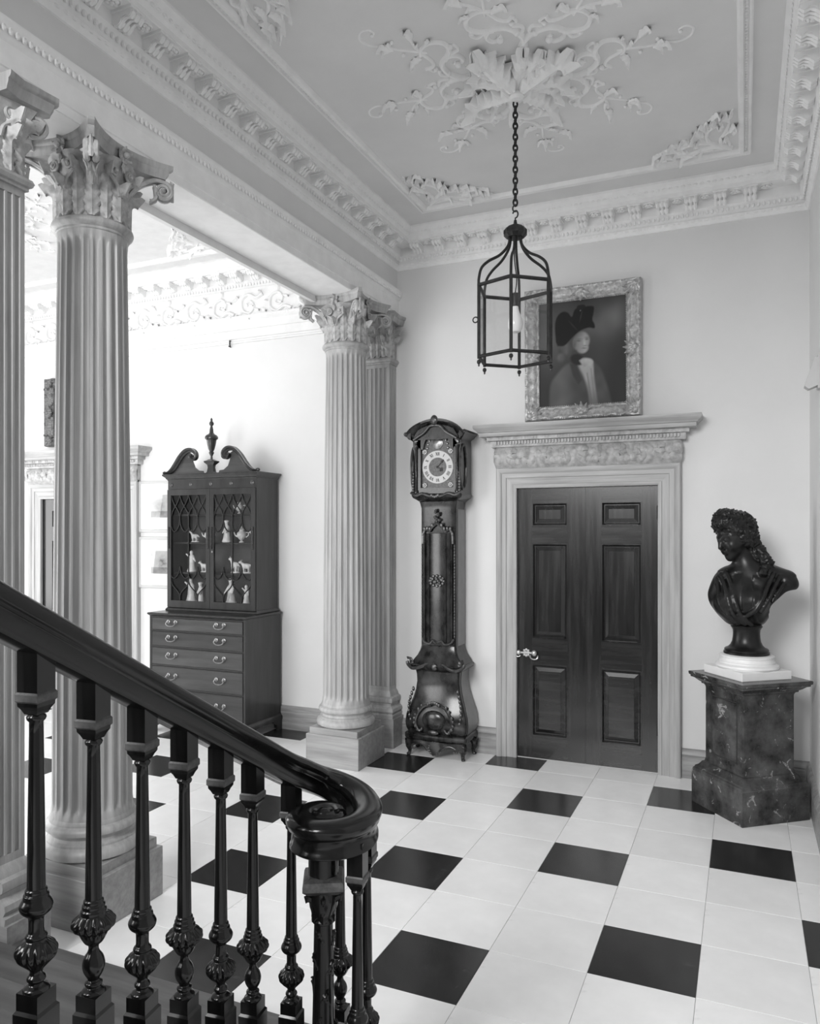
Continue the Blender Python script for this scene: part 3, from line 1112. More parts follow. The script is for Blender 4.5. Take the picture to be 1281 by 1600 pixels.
def volute_mesh(big=True):
    """spiral scroll in the x(out)-z plane, origin on the column axis side"""
    mb = MB()
    if big:
        stem = [(.155, 3.66), (.185, 3.735), (.235, 3.79), (.30, 3.822), (.35, 3.82)]
        c = (.352, 3.770)
        r0 = .048
    else:
        stem = [(.16, 3.66), (.172, 3.72), (.182, 3.77), (.186, 3.805)]
        c = (.186, 3.775)
        r0 = .03
    if big:
        sp = spiral_pts(c, r0, .010, PI / 2, -2.1, 40)
        path = catmull(stem, 6)[:-1] + sp
        n = len(path)
        rad = [.012 - .004 * k / n for k in range(n)]
        mb.tube([(x, 0, z) for x, z in path], rad, 6, 1.5, up=(0, 1, 0))
        mb.ball((c[0], 0, c[1]), (.012, .032, .012), 8, 6)
        # leaf hanging under the scroll
        mb.join(leaf(.10, .05, .3, .8, 3, .006, 9, 7, 1.3), TR(.30, 0, 3.80) @ RZ(PI / 2) @ RX(PI * .93))
    else:
        sp = spiral_pts((.0, 3.775), .030, .006, 0.2, 1.9, 30)
        path = catmull([(-.045, 3.66), (-.03, 3.71), (.0, 3.735), (.025, 3.75)], 5)[:-1] + sp
        n = len(path)
        mb.tube([(.188 + .02 * k / n, x, z) for k, (x, z) in enumerate(path)], [.010 - .004 * k / n for k in range(n)], 6)
        mb.ball((.212, 0, 3.775), .010, 6, 5)
    return mb.mesh('volute', 'pine_carved')


vol_big, vol_small = volute_mesh(True), volute_mesh(False)
fleuron_mb = MB()
for k in range(6):
    fleuron_mb.join(leaf(.045, .035, .2, .8, 2, .005, 7, 5, 1.3), TR(0, 0, 0) @ RY(k * PI / 3))
fleuron_mb.ball((0, -.014, 0), .016, 8, 6)
fleuron_mb.join(leaf(.07, .03, .0, .6, 2, .006, 7, 5, 1.2), TR(0, .0, -.09))
fleuron_me = fleuron_mb.mesh('fleuron', 'pine_carved')
shaft_me = shaft_mesh()


def make_column(x, y, label):
    t = empty('column', (x, y, 0))
    tag(t, label, 'column', 'fluted pine columns under the beam')
    put('plinth', plinth_me, t)
    put('base_moulding', base_me, t)
    put('shaft', shaft_me, t)
    put('necking', neck_me, t)
    cap = put('capital', bell_me, t)
    put('abacus', abacus_me, t)
    for k in range(8):
        a = k * PI / 4
        put('acanthus_leaf', leaf_lo, cap, (.172 * math.sin(a), -.172 * math.cos(a), 3.53), (0, 0, a))
        a += PI / 8
        put('acanthus_leaf', leaf_hi, cap, (.166 * math.sin(a), -.166 * math.cos(a), 3.53), (0, 0, a))
    for k in range(4):
        a = PI / 4 + k * PI / 2
        for e in (-.055, .055):
            put('volute', vol_big, cap, (0, 0, 0), (0, 0, a + e))
        put('acanthus_leaf', leaf_horn, cap, (.398 * math.cos(a), .398 * math.sin(a), 3.725), (0, 0, a + PI / 2))
        b = k * PI / 2
        for e in (-1, 1):
            put('volute', vol_small, cap, (-.052 * e * math.sin(b), .052 * e * math.cos(b), 0), (0, 0, b), (1, e, 1))
        put('fleuron', fleuron_me, cap, (.215 * math.cos(b), .215 * math.sin(b), 3.865), (0, 0, b + PI / 2))
    return t


make_column(-3.11, 2.985, 'tall fluted pine column behind the stair balustrade')
make_column(-3.11, 5.752, 'tall fluted pine column beside the longcase clock')

PW, PD = .17, .15


def pil_poly(inset, flutes=True):
    """plan of the pilaster, wall at y=0, front at y=-PD"""
    pts = []
    def side(p, q, n, nn):
        p, q = np.array(p), np.array(q)
        L = np.linalg.norm(q - p)
        d = (q - p) / L
        pts.append(tuple(p))
        if not flutes:
            return
        m_ = .018
        pit = (L - 2 * m_) / n
        for k in range(n):
            c = m_ + (k + .5) * pit
            w = pit * .36
            for e in range(7):
                a = PI * e / 6
                o = p + d * (c - w * math.cos(a)) - np.array(nn) * w * .75 * math.sin(a)
                pts.append(tuple(o))
    x, y = PW - inset, PD - inset
    side((-x, .0), (-x, -y), 3, (-1, 0))
    side((-x, -y), (x, -y), 7, (0, -1))
    side((x, -y), (x, 0), 3, (1, 0))
    pts.append((x, 0))
    return pts


def make_pilaster(x, y, rz, label):
    t = empty('pilaster', (x, y, 0), rz)
    tag(t, label, 'pilaster', 'fluted pine pilasters at the ends of the beam')
    def blk(e, z0, z1):
        return MB().box(-PW - e, PW + e, -PD - e, 0, z0, z1)
    p = blk(.075, 0, .26)
    build('plinth', p, 'plinth_pine', t, ang=0)
    prof = [(0, .26), (.06, .26), (.064, .29), (.05, .30), (.064, .32), (.06, .345), (.045, .355), (.03, .37), (.032, .39), (.046, .40), (.05, .42), (.045, .44), (.025, .45), (.02, .47), (.0, .50)]
    path = [(-PW, 0), (-PW, -PD), (PW, -PD), (PW, 0)]
    build('base_moulding', mould(path, [(-o, z) for o, z in prof]), 'pine', t)
    f, g = pil_poly(.0), pil_poly(.0, False)
    sh = MB()
    sh.loft([[(px, py, .535) for px, py in f], [(px, py, 3.44) for px, py in f]])
    sh.box(-PW, PW, -PD, 0, .49, .536)
    sh.box(-PW, PW, -PD, 0, 3.439, 3.475)
    build('shaft', sh, 'pine', t, ang=45)
    prof = [(0, 3.47), (.012, 3.472), (.012, 3.485), (.022, 3.49), (.030, 3.507), (.022, 3.524), (.0, 3.53)]
    build('necking', mould(path, [(-o, z) for o, z in prof]), 'pine', t)
    cap = build('capital', MB().loft([[(-PW, 0, z), (-PW - e, -PD - e, z), (PW + e, -PD - e, z), (PW, 0, z)] for e, z in [(-.006, 3.525), (-.01, 3.62), (0, 3.72), (.02, 3.80), (.04, 3.845)]]), 'pine_carved', t)
    # abacus with hollow front
    a = .27
    def ring(s, z):
        r = [(-a * s, .0, z), (-a * s + .02, -PD * .55, z), (-a * s, -(PD + .10) * s, z), (-a * s + .03, -(PD + .125) * s, z)]
        for k in range(11):
            tt = -1 + 2 * k / 10
            r.append((tt * (a - .05) * s, -(PD + .125 - .06 * (1 - tt * tt)) * s, z))
        r += [(a * s - .03, -(PD + .125) * s, z), (a * s, -(PD + .10) * s, z), (a * s - .02, -PD * .55, z), (a * s, .0, z)]
        return r
    build('abacus', MB().loft([ring(.90, 3.838), ring(.91, 3.85), ring(.94, 3.87), ring(.945, 3.884), ring(.98, 3.89), ring(1, 3.90), ring(1, ZS)]), 'pine', t)
    for k in range(3):
        put('acanthus_leaf', leaf_lo, cap, (-.115 + .115 * k, -PD + .004, 3.53))
    for k in range(2):
        put('acanthus_leaf', leaf_hi, cap, (-.057 + .115 * k, -PD + .006, 3.53))
    for s_ in (-1, 1):
        put('acanthus_leaf', leaf_lo, cap, (s_ * (PW - .004), -PD * .48, 3.53), (0, 0, s_ * PI / 2))
        put('acanthus_leaf', leaf_hi, cap, (s_ * (PW - .006), -PD * .5, 3.53), (0, 0, s_ * PI / 2))
        put('acanthus_leaf', leaf_hi, cap, (s_ * (PW - .012), -PD + .012, 3.53), (0, 0, s_ * PI / 4))
        put('volute', vol_big, cap, (s_ * -.06, -PD + .205, 0), (0, 0, -PI / 2 + s_ * PI / 4))
        put('volute', vol_small, cap, (s_ * .03, -PD + .185, 0), (0, 0, -PI / 2), (1, s_, 1))
        put('volute', vol_small, cap, (s_ * (PW - .185), -PD * .45, 0), (0, 0, 0 if s_ > 0 else PI), (1, 1, 1))
    put('fleuron', fleuron_me, cap, (0, -PD - .06, 3.868))
    return t


make_pilaster(-3.12, WY, 0, 'square fluted pine pilaster against the wall beside the clock')
make_pilaster(-3.12, 2.29, PI, 'square fluted pine pilaster at the left edge beside the stair')

# ================================================================== STAIRCASE
RISE, RUN, Y1 = .176, .294, 2.36
XS0, XS1 = -2.872, -1.235
stair = empty('staircase', (0, 0, 0))
tag(stair, 'wooden staircase rising towards the viewer behind the balustrade', 'staircase')
EYE = (-1.175, 2.03)


def step_plan(n, nose):
    """plan polygon of step n (1 = bottom); front is towards +y"""
    yf = Y1 - RUN * (n - 1) + nose
    yb = Y1 - RUN * n - .02
    if n == 1:
        pts = [(-2.953, yb), (-2.953, 2.283), (XS0, 2.283), (XS0, yf), (-1.45, yf)]
        for k in range(15):
            a = PI / 2 - k * PI / 14 * 1.25
            pts.append((-1.18 + (.29 + nose) * math.cos(a), 2.07 + (.29 + nose) * math.sin(a)))
        pts += [(XS1 + nose, yb)]
        return pts
    return [(-2.953, yb), (-2.953, yf), (XS1 + nose, yf), (XS1 + nose, yb)]


for n in range(1, 15):
    z = RISE * n
    p = step_plan(n, .025)
    mb = MB().loft([[(x, y, z - .035) for x, y in step_plan(n, .012)], [(x, y, z - .026) for x, y in p], [(x, y, z - .008) for x, y in p], [(x, y, z) for x, y in step_plan(n, .017)]])
    build('tread', mb, 'stair_wood', stair, ang=30)
    q = step_plan(n, -.005)
    build('riser', MB().loft([[(x, y, 0.0) for x, y in q], [(x, y, z - .034) for x, y in q]]), 'stair_wood', stair, ang=30)

bal = empty('balustrade', (-1.29, 2.0, 0))
tag(bal, 'dark carved stair balustrade with a scrolled handrail', 'balustrade')
BO = Vector((-1.29, 2.0, 0))


def zrail(y):
    return 1.699 - .585 * (y - 1.094)


XRL = -1.29
# handrail path (centre of underside)
EYE = (-1.155, 1.995)
ZV = 1.010
path = [(XRL, y, zrail(y)) for y in np.linspace(.72, 1.80, 14)][:-1]
path += catmull([(-1.29, 1.80, zrail(1.80)), (-1.29, 2.0, zrail(2.0)), (-1.288, 2.09, 1.125), (-1.262, 2.175, 1.077), (-1.20, 2.213, 1.043), (-1.125, 2.185, 1.022), (-1.063, 2.11, 1.012), (-1.040, 2.02, ZV), (-1.070, 1.945, ZV), (-1.135, 1.912, ZV), (-1.20, 1.94, ZV), (-1.222, 1.995, ZV), (-1.195, 2.045, ZV), (-1.15, 2.05, ZV), (-1.118, 2.02, ZV)], 9)
rail_prof = [(-.026, 0), (-.032, .004), (-.032, .012), (-.027, .018), (-.025, .05), (-.03, .058), (-.037, .062), (-.039, .07), (-.043, .078), (-.044, .088), (-.038, .097), (-.024, .104), (0, .107),
             (.024, .104), (.038, .097), (.044, .088), (.043, .078), (.039, .07), (.037, .062), (.03, .058), (.025, .05), (.027, .018), (.032, .012), (.032, .004), (.026, 0)]
rings = []
P = [Vector(p) for p in path]
for i, p in enumerate(P):
    d = P[min(i + 1, len(P) - 1)] - P[max(i - 1, 0)]
    d.z = 0
    d.normalize()
    nx = Vector((d.y, -d.x, 0))
    sc = 1.0 if i < len(P) - 22 else .55 + .45 * (len(P) - i) / 22
    rings.append([tuple(p + nx * o * sc + Vector((0, 0, h_)) - BO) for o, h_ in rail_prof])
rail = build('handrail', MB().loft(rings), 'rail_wood', bal, ang=50)
build('volute_eye', MB().lathe([(.062, .0), (.066, .008), (.062, .016), (.058, .05), (.064, .06), (.066, .085), (.058, .098), (.05, .101), (.046, .096), (.034, .1), (.03, .106), (.02, .103), (.012, .110), (.001, .112)], 32), 'rail_wood', rail, tuple(Vector((EYE[0], EYE[1], ZV)) - BO))

# baluster pieces, z measured down from the underside of the rail
def sq(h, z, o=0):
    return [(-h, -h, z), (h, -h, z), (h, h, z), (-h, h, z)]


def top_block():
    mb = MB()
    h = .0245
    mb.loft([[(x * 1, y * 1, z) for x, y, z in sq(h, .03)], sq(h, -.068)])
    mb.loft([sq(h, -.0875), sq(h * .98, -.095), sq(h * .8, -.102), sq(h * .62, -.112)])
    return mb.mesh('top_block', 'baluster_wood', 20)


collar_me = MB().loft([sq(.0245, -.067), sq(.0275, -.071), sq(.0275, -.0845), sq(.0245, -.088)]).mesh('collar', 'worn_edge', 20)
tb_me = top_block()
shaft_b = MB().lathe([(.012, -.108), (.0135, -.112), (.0175, -.115), (.019, -.119), (.0175, -.124), (.0135, -.128), (.0135, -.15), (.0165, -.36), (.0178, -.46)], 24).mesh('shaft', 'baluster_wood', 60)
knobA = MB().turned([(.0178, -.458), (.021, -.462), (.021, -.468), (.024, -.471), (.024, -.478), (.027, -.482), (.027, -.49), (.031, -.495, .10), (.039, -.503, .12), (.041, -.511, .13), (.038, -.52, .12), (.030, -.528, .08), (.026, -.54), (.019, -.552), (.012, -.558), (.0105, -.566), (.013, -.574), (.020, -.585), (.0235, -.6), (.021, -.615), (.013, -.63), (.0125, -.634), (.018, -.638), (.018, -.644), (.0135, -.648), (.024, -.655), (.0255, -.662)], 80, 16, 3).mesh('knop', 'baluster_wood', 80)
knobB = MB().turned([(.0178, -.458), (.021, -.462), (.021, -.468), (.024, -.471), (.025, -.478), (.029, -.485), (.032, -.493), (.029, -.503), (.022, -.51), (.0155, -.516), (.0145, -.53), (.015, -.545), (.019, -.55), (.021, -.555), (.019, -.56), (.027, -.567, .06), (.034, -.576, .12), (.036, -.586, .12), (.032, -.597, .12), (.022, -.61, .06), (.014, -.62), (.0125, -.628), (.017, -.634), (.018, -.64), (.0135, -.647), (.024, -.655), (.0255, -.662)], 80, 16, 3).mesh('knop', 'baluster_wood', 80)


def base_block(h):
    mb = MB()
    mb.loft([sq(.0255, -.66), sq(.0255, -.694), sq(.030, -.70), sq(.030, -h)])
    return mb.mesh('base_block', 'baluster_wood', 20)


def baluster(x, y, zu, kind, zfloor, rz=0.12):
    b = empty('baluster', tuple(Vector((x, y, zu)) - BO), rz)
    b.parent = bal
    put('top_block', tb_me, b)
    put('collar', collar_me, b)
    put('shaft', shaft_b, b)
    put('knop', knobA if kind else knobB, b)
    put('base_block', base_block(zu - zfloor), b)
    return b


for k in range(-1, 6):
    y = 1.094 + .1464 * k
    n_ = math.ceil((Y1 - y) / RUN)
    baluster(XRL, y, zrail(y) + .002, k % 2 == 1, RISE * n_)
for (x, y, kd, zu) in [(-1.29, 2.03, 0, 1.152), (-1.215, 2.207, 1, 1.05), (-1.043, 2.0, 0, ZV), (-1.078, 2.13, 0, ZV + .004)]:
    baluster(x, y, zu, kd, RISE)
# newel post
nw = empty('newel_post', tuple(Vector((EYE[0], EYE[1], ZV)) - BO), .5)
nw.parent = bal
build('newel_drum', MB().lathe([(.045, .01), (.045, -.085)], 28), 'baluster_wood', nw)
build('newel_abacus', MB().loft([sq(.04, -.082), sq(.056, -.09), sq(.06, -.1), sq(.06, -.115), sq(.045, -.13), sq(.036, -.135)]), 'worn_edge', nw, ang=20)
nc = build('newel_capital', MB().lathe([(.044, -.128), (.046, -.15), (.042, -.18), (.034, -.205), (.030, -.215), (.034, -.22), (.034, -.226), (.029, -.23)], 24), 'baluster_wood', nw)
nlf = leaf(.085, .05, .12, .9, 3, .005, 11, 7, 1.4).mesh('acanthus_leaf', 'baluster_wood')
for k in range(6):
    a = k * PI / 3
    put('acanthus_leaf', nlf, nc, (.034 * math.sin(a), -.034 * math.cos(a), -.22), (0, 0, a))
ns = build('newel_shaft', MB().lathe([(.028, -.228), (.029, -.26), (.031, -.4), (.033, -.5), (.034, -.56), (.045, -.60), (.058, -.66), (.062, -.72), (.05, -.78), (.05, -(ZV - RISE))], 24), 'baluster_wood', nw)
# leafy sprays winding round the newel shaft
nlf2 = leaf(.04, .026, .0, .25, 2, .004, 7, 5, 1.6).mesh('leaf_spray', 'baluster_wood')
for k in range(34):
    a = k * .95
    z = -.25 - k * .0135
    r = .030 if z > -.5 else .033 + (-z - .5) * .13
    put('leaf_spray', nlf2, ns, (r * math.sin(a), -r * math.cos(a), z - .03), (-.08, .5 if k % 2 else -.5, a))

# ================================================================== LONGCASE CLOCK
CX, CB = -2.43, WY - .035
clk = empty('longcase_clock', (CX, CB, 0))
tag(clk, 'ornate longcase clock with bombe base and arched hood', 'clock')


def rrect(hw, yf, yb, z, r=.02, bow=0.0, n=4):
    """plan section, rounded front corners, bowed front; back at yb"""
    pts = [(-hw, yb, z)]
    for k in range(n + 1):
        a = PI + PI / 2 * k / n
        pts.append((-hw + r + r * math.cos(a), yf + r + r * math.sin(a), z))
    for k in range(1, 8):
        t = -1 + 2 * k / 8
        pts.append((t * (hw - r), yf - bow * (1 - t * t), z))
    for k in range(n + 1):
        a = 1.5 * PI + PI / 2 * k / n
        pts.append((hw - r + r * math.cos(a), yf + r + r * math.sin(a), z))
    pts.append((hw, yb, z))
    return pts


def case(secs, r=.02):
    return MB().loft([rrect(hw, yf, yb, z, r, bow) for (z, hw, yf, yb, bow) in secs])


# bombe base
base_secs = [(.205, .262, -.285, 0, .01), (.24, .277, -.30, 0, .025), (.29, .283, -.305, 0, .035), (.36, .275, -.30, 0, .035), (.43, .252, -.28, 0, .03), (.50, .225, -.262, 0, .022), (.57, .205, -.25, 0, .015), (.64, .196, -.245, 0, .01), (.70, .198, -.248, 0, .01), (.74, .205, -.255, 0, .012)]
cb = build('base_case', case(base_secs), 'clock_wood', clk)
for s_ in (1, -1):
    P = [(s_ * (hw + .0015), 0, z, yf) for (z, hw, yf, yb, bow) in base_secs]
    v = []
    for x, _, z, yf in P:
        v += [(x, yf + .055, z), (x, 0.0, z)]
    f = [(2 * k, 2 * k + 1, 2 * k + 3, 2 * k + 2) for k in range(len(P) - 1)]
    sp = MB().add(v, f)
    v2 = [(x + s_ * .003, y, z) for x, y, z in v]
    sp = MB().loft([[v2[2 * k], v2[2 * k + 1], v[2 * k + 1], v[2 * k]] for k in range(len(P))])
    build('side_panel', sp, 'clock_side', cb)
# base cornice and shoulder
build('base_moulding', case([(.735, .205, -.255, 0, .012), (.75, .225, -.275, 0, .02), (.765, .245, -.292, 0, .025), (.79, .255, -.30, 0, .03), (.80, .245, -.292, 0, .03)]), 'clock_wood', clk)
build('shoulder', case([(.798, .235, -.282, 0, .03), (.83, .22, -.268, 0, .03), (.87, .19, -.25, 0, .03), (.91, .172, -.235, 0, .02), (.94, .165, -.228, 0, .012), (.955, .162, -.225, 0, .005)]), 'clock_wood', clk)
# apron rail and feet
build('base_rail', case([(.14, .265, -.29, 0, .02), (.15, .28, -.305, 0, .025), (.165, .285, -.31, 0, .028), (.195, .285, -.31, 0, .028), (.207, .27, -.295, 0, .02)]), 'clock_wood', clk)
ap = MB()
P = []
for i in range(25):
    u = -1 + i / 12
    zb = .075 + .05 * (1 - math.cos(u * PI * 2)) / 2 * 1.0 - .045 * math.exp(-(u / .16) ** 2)
    P.append([(u * .25, -.296 - .022 * (1 - u * u) - .012 * math.sin(9 * u) * (1 - q / 4) * .4, zb + (.148 - zb) * q / 4) for q in range(5)])
apr = build('apron', grid_solid(np.array(P), -.02), 'clock_wood', clk)
car = MB()
for k in range(14):
    a = 2 * PI * k / 14
    car.ball((.045 * math.cos(a), -.326, .09 + .05 * math.sin(a)), (.014, .012, .014), 6, 4)
car.ball((0, -.318, .09), (.035, .016, .038), 12, 6)
for s_ in (-1, 1):
    pts = [(s_ * x, -.318, z) for x, z in catmull([(.06, .07), (.10, .11), (.15, .12), (.20, .10), (.20, .07), (.175, .08)], 6)]
    car.tube(pts, [.013 - .005 * k / len(pts) for k in range(len(pts))], 6)
tag(build('carved_cartouche', car, 'ormolu', apr))
ft = MB().tube([(0, 0, .14), (0, -.02, .11), (0, -.022, .08), (0, -.008, .045), (0, -.012, .02), (0, -.026, .008), (0, -.03, .002)], [.034, .034, .027, .018, .015, .018, .012], 8)
ft.ball((0, -.026, .012), (.016, .016, .012), 8, 5)
ft.join(leaf(.08, .05, .1, .7, 2, .005, 7, 5, 1.4), TR(0, -.035, .07))
fme = ft.mesh('foot', 'clock_wood')
for (x, y, rz) in [(-.24, -.27, -.6), (.24, -.27, .6), (-.25, -.04, -1.4), (.25, -.04, 1.4)]:
    put('foot', fme, clk, (x, y, 0), (0, 0, rz))
# carved mounts on the bombe front
mo = MB()
for s_ in (-1, 1):
    pts = [(s_ * x, y, z) for x, y, z in catmull([(.03, -.318, .46), (.10, -.325, .44), (.155, -.335, .36), (.165, -.335, .29), (.13, -.338, .235), (.10, -.338, .26)], 7)]
    mo.tube(pts, [.014 - .004 * k / len(pts) for k in range(len(pts))], 6)
    for k in range(7):
        t = .2 + k * .1
        p = pts[int(t * (len(pts) - 1))]
        mo.ball((p[0] + s_ * .012, p[1] - .004, p[2] + .008), (.014, .010, .016), 6, 4)
    for k in range(9):
        mo.ball((s_ * (.205 + .035 * math.sin(k * .36)), -.292 - .02 * math.sin(k * .36), .58 - k * .038), (.014, .012, .022), 6, 4)
    build('carved_mount', mo, 'ormolu', cb)
    mo = MB()
    pts = [(s_ * x, y, z) for x, y, z in catmull([(.02, -.268, .775), (.07, -.30, .80), (.14, -.325, .775), (.20, -.325, .765), (.25, -.30, .79), (.265, -.29, .815)], 6)]
    mo.tube(pts, .015, 6)
    mo.join(leaf(.09, .06, .2, 1.0, 3, .006, 9, 7, 1.4), TR(s_ * .235, -.285, .775) @ RZ(s_ * .7))
    build('carved_mount', mo, 'ormolu', cb)
    mo = MB()
for k in range(7):
    mo.ball((-.05 + k * .0167, -.335, .465 + .018 * math.sin(k * PI / 6)), (.014, .012, .016), 6, 4)
mo.ball((0, -.345, .23), (.05, .014, .022), 8, 5)
mo.ball((0, -.315, .785), (.03, .018, .035), 8, 5)
build('carved_mount', mo, 'ormolu', cb)
build('cabochon', MB().ball((0, -.325, .33), (.11, .035, .085), 20, 12), 'clock_wood', cb)
# trunk
tr_ = build('trunk', case([(.95, .162, -.222, 0, .0), (.96, .162, -.222, 0, .004), (2.15, .162, -.222, 0, .004), (2.19, .170, -.23, 0, .004), (2.215, .178, -.238, 0, .0)], .012), 'clock_wood', clk)
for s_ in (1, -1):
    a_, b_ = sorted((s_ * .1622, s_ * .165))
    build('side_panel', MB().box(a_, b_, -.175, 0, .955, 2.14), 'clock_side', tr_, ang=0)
td = empty('trunk_door')
td.parent = clk
zs = np.linspace(.985, 1.93, 20)
dr = MB()
rg = []
for z in zs:
    rg.append([(x, -.222 - .030 * math.sqrt(max(0, 1 - (x / .118) ** 2)), z) for x in np.linspace(-.115, .115, 17)])
build('door_panel', grid_solid(np.array(rg), -.015), 'clock_wood', td)
for x in (-.125, -.075, .075, .125):
    yy = -.222 - .030 * math.sqrt(max(0, 1 - (x / .135) ** 2)) - .003
    build('reeded_strip', MB().tube([(x, yy, .985), (x, yy, 1.93)], [.009 if abs(x) < .1 else .011] * 2, 8), 'clock_wood', td)
mo = MB()
for s_ in (-1, 1):
    pts = [(s_ * x, y, z) for x, y, z in catmull([(.0, -.256, 2.02), (.05, -.25, 1.98), (.075, -.245, 1.95), (.11, -.24, 1.965), (.135, -.235, 1.92), (.14, -.235, 1.84)], 6)]
    mo.tube(pts, .013, 6)
    for k in range(6):
        p = pts[k * 5]
        mo.ball((p[0], p[1] - .006, p[2] + .016), (.014, .012, .018), 6, 4)
    pts = [(s_ * x, y, z) for x, y, z in catmull([(.0, -.256, .99), (.04, -.25, 1.005), (.07, -.245, .975), (.12, -.24, .985), (.145, -.235, 1.02)], 6)]
    mo.tube(pts, .011, 6)
for k in range(8):
    mo.ball((.018 * math.sin(k * 1.7), -.252, 2.03 + k * .014), (.022 - .001 * k, .014, .014), 6, 4)
build('carved_crest', mo, 'ormolu', td)
mo = MB()
for k in range(12):
    a = 2 * PI * k / 12
    mo.ball((.062 * math.cos(a), -.255, 1.52 + .045 * math.sin(a)), (.016, .012, .014), 6, 4)
for k in range(9):
    mo.ball((-.05 + k * .0125, -.262, 1.52 + .016 * math.sin(k * 1.9)), (.013, .010, .02), 6, 4)
build('carved_medallion', mo, 'ormolu', td)
mo = MB()
for s_ in (-1, 1):
    for k in range(30):
        mo.ball((s_ * .152, -.226, 1.04 + k * .027), (.007, .007, .016), 6, 4)
tag(build('corner_beading', mo, 'ormolu', tr_), kind='stuff')
# hood
HF = -.262
hood = build('hood', case([(2.205, .175, -.235, 0, 0), (2.225, .20, -.26, 0, .005), (2.24, .225, -.275, 0, .012), (2.262, .235, -.285, 0, .015), (2.275, .225, -.275, 0, .01)], .02), 'clock_wood', clk)
hb = MB()
# body with an opening for the dial: jambs, lower rail, arched head and back
hb.box(-.222, -.150, HF, 0, 2.27, 2.76)
hb.box(.150, .222, HF, 0, 2.27, 2.76)
hb.box(-.150, .150, HF, 0, 2.27, 2.325)
hb.box(-.150, .150, -.20, 0, 2.32, 2.80)
build('hood_body', hb, 'clock_wood', hood, ang=0)
NA = 40


def AR(u):
    u = abs(u) / .93
    return math.sqrt(1 - u * u * .97) - .1732 if u < 1 else 0.0


arch_in = [(.150 * math.cos(PI - PI * k / NA) if False else -.15 + .3 * k / NA, 2.66 + .145 * math.sqrt(max(0, 1 - ((-.15 + .3 * k / NA) / .125) ** 2)) if abs(-.15 + .3 * k / NA) < .125 else 2.66) for k in range(NA + 1)]
arch_out = [(-.222 + .444 * k / NA, 2.735 + .14 * AR(-1 + 2 * k / NA)) for k in range(NA + 1)]
rings = [[(arch_in[k][0], HF, arch_in[k][1]), (arch_out[k][0], HF, arch_out[k][1]), (arch_out[k][0], 0, arch_out[k][1]), (arch_in[k][0], -.2, arch_in[k][1])] for k in range(NA + 1)]
build('hood_arch', MB().loft(rings), 'clock_wood', hood)
hm = MB()
prof = [(0, 0), (.012, .012), (.03, .02), (.04, .036), (.06, .05), (.064, .066), (.05, .072), (0, .06)]
rings = []
for k in range(NA + 1):
    u = -1 + 2 * k / NA
    zc = 2.742 + .14 * AR(u)
    rings.append([(u * (.222 + (o if abs(u) > .9 else o * abs(u))), HF - o, zc + h_ - .012) for o, h_ in prof])
hm.loft(rings)
for s_ in (-1, 1):
    hm.loft([[(s_ * (.222 + o), y, 2.74 + h_) for o, h_ in prof] for y in (HF - .05, 0)])
build('hood_cornice', hm, 'clock_wood', hood)
rings = [[(-.222 + .444 * k / NA, y, 2.74 + .185 * AR(-1 + 2 * k / NA)) for k in range(NA + 1)] + [(.222, y, 2.74), (-.222, y, 2.74)] for y in (HF - .03, 0)]
build('hood_roof', MB().loft(rings), 'clock_wood', hood)
build('carved_crest', MB().ball((0, HF - .06, 2.90), (.035, .02, .045), 8, 6), 'ormolu', hood)
for s_ in (-1, 1):
    pts = [(s_ * x, HF - .045, z) for x, z in catmull([(.0, 2.86), (.05, 2.85), (.10, 2.80), (.15, 2.77), (.20, 2.74)], 5)]
    build('carved_garland', MB().tube(pts, .012, 6), 'ormolu', hood)
    build('acanthus_leaf', MB().join(leaf(.09, .06, .2, 1.0, 3, .006, 9, 7, 1.4), TR(s_ * .2, HF - .01, 2.70) @ RZ(s_ * .6)), 'ormolu', hood)
    mo = MB()
    for k in range(7):
        mo.ball((s_ * .215, HF - .012, 2.30 + k * .025), (.016, .014, .016), 6, 4)
    build('carved_drop', mo, 'ormolu', hood)
mo = MB().tube([(x, HF - .03, z) for x, z in catmull([(-.23, 2.285), (-.18, 2.26), (-.12, 2.275), (-.06, 2.255), (0, 2.25), (.06, 2.255), (.12, 2.275), (.18, 2.26), (.23, 2.285)], 5)], .013, 6)
for k in range(5):
    mo.ball((-.03 + k * .015, HF - .04, 2.258 - .012 * math.sin(k * PI / 4)), (.016, .014, .016), 6, 4)
build('carved_mount', mo, 'ormolu', hood)
for s_ in (-1, 1):
    build('hood_column', MB().lathe([(.02, 2.28), (.02, 2.30), (.013, 2.31), (.013, 2.66), (.02, 2.67), (.02, 2.69)], 12), 'clock_wood', hood, (s_ * .19, HF - .004, 0))
    pts = [(s_ * .226, y, z) for y, z in [(-.215 + .075 * math.cos(t), 2.50 + .19 * math.sin(t)) for t in np.linspace(0, 2 * PI, 25)]]
    build('side_light', MB().tube(pts, .012, 6, cap=False), 'ormolu', hood)
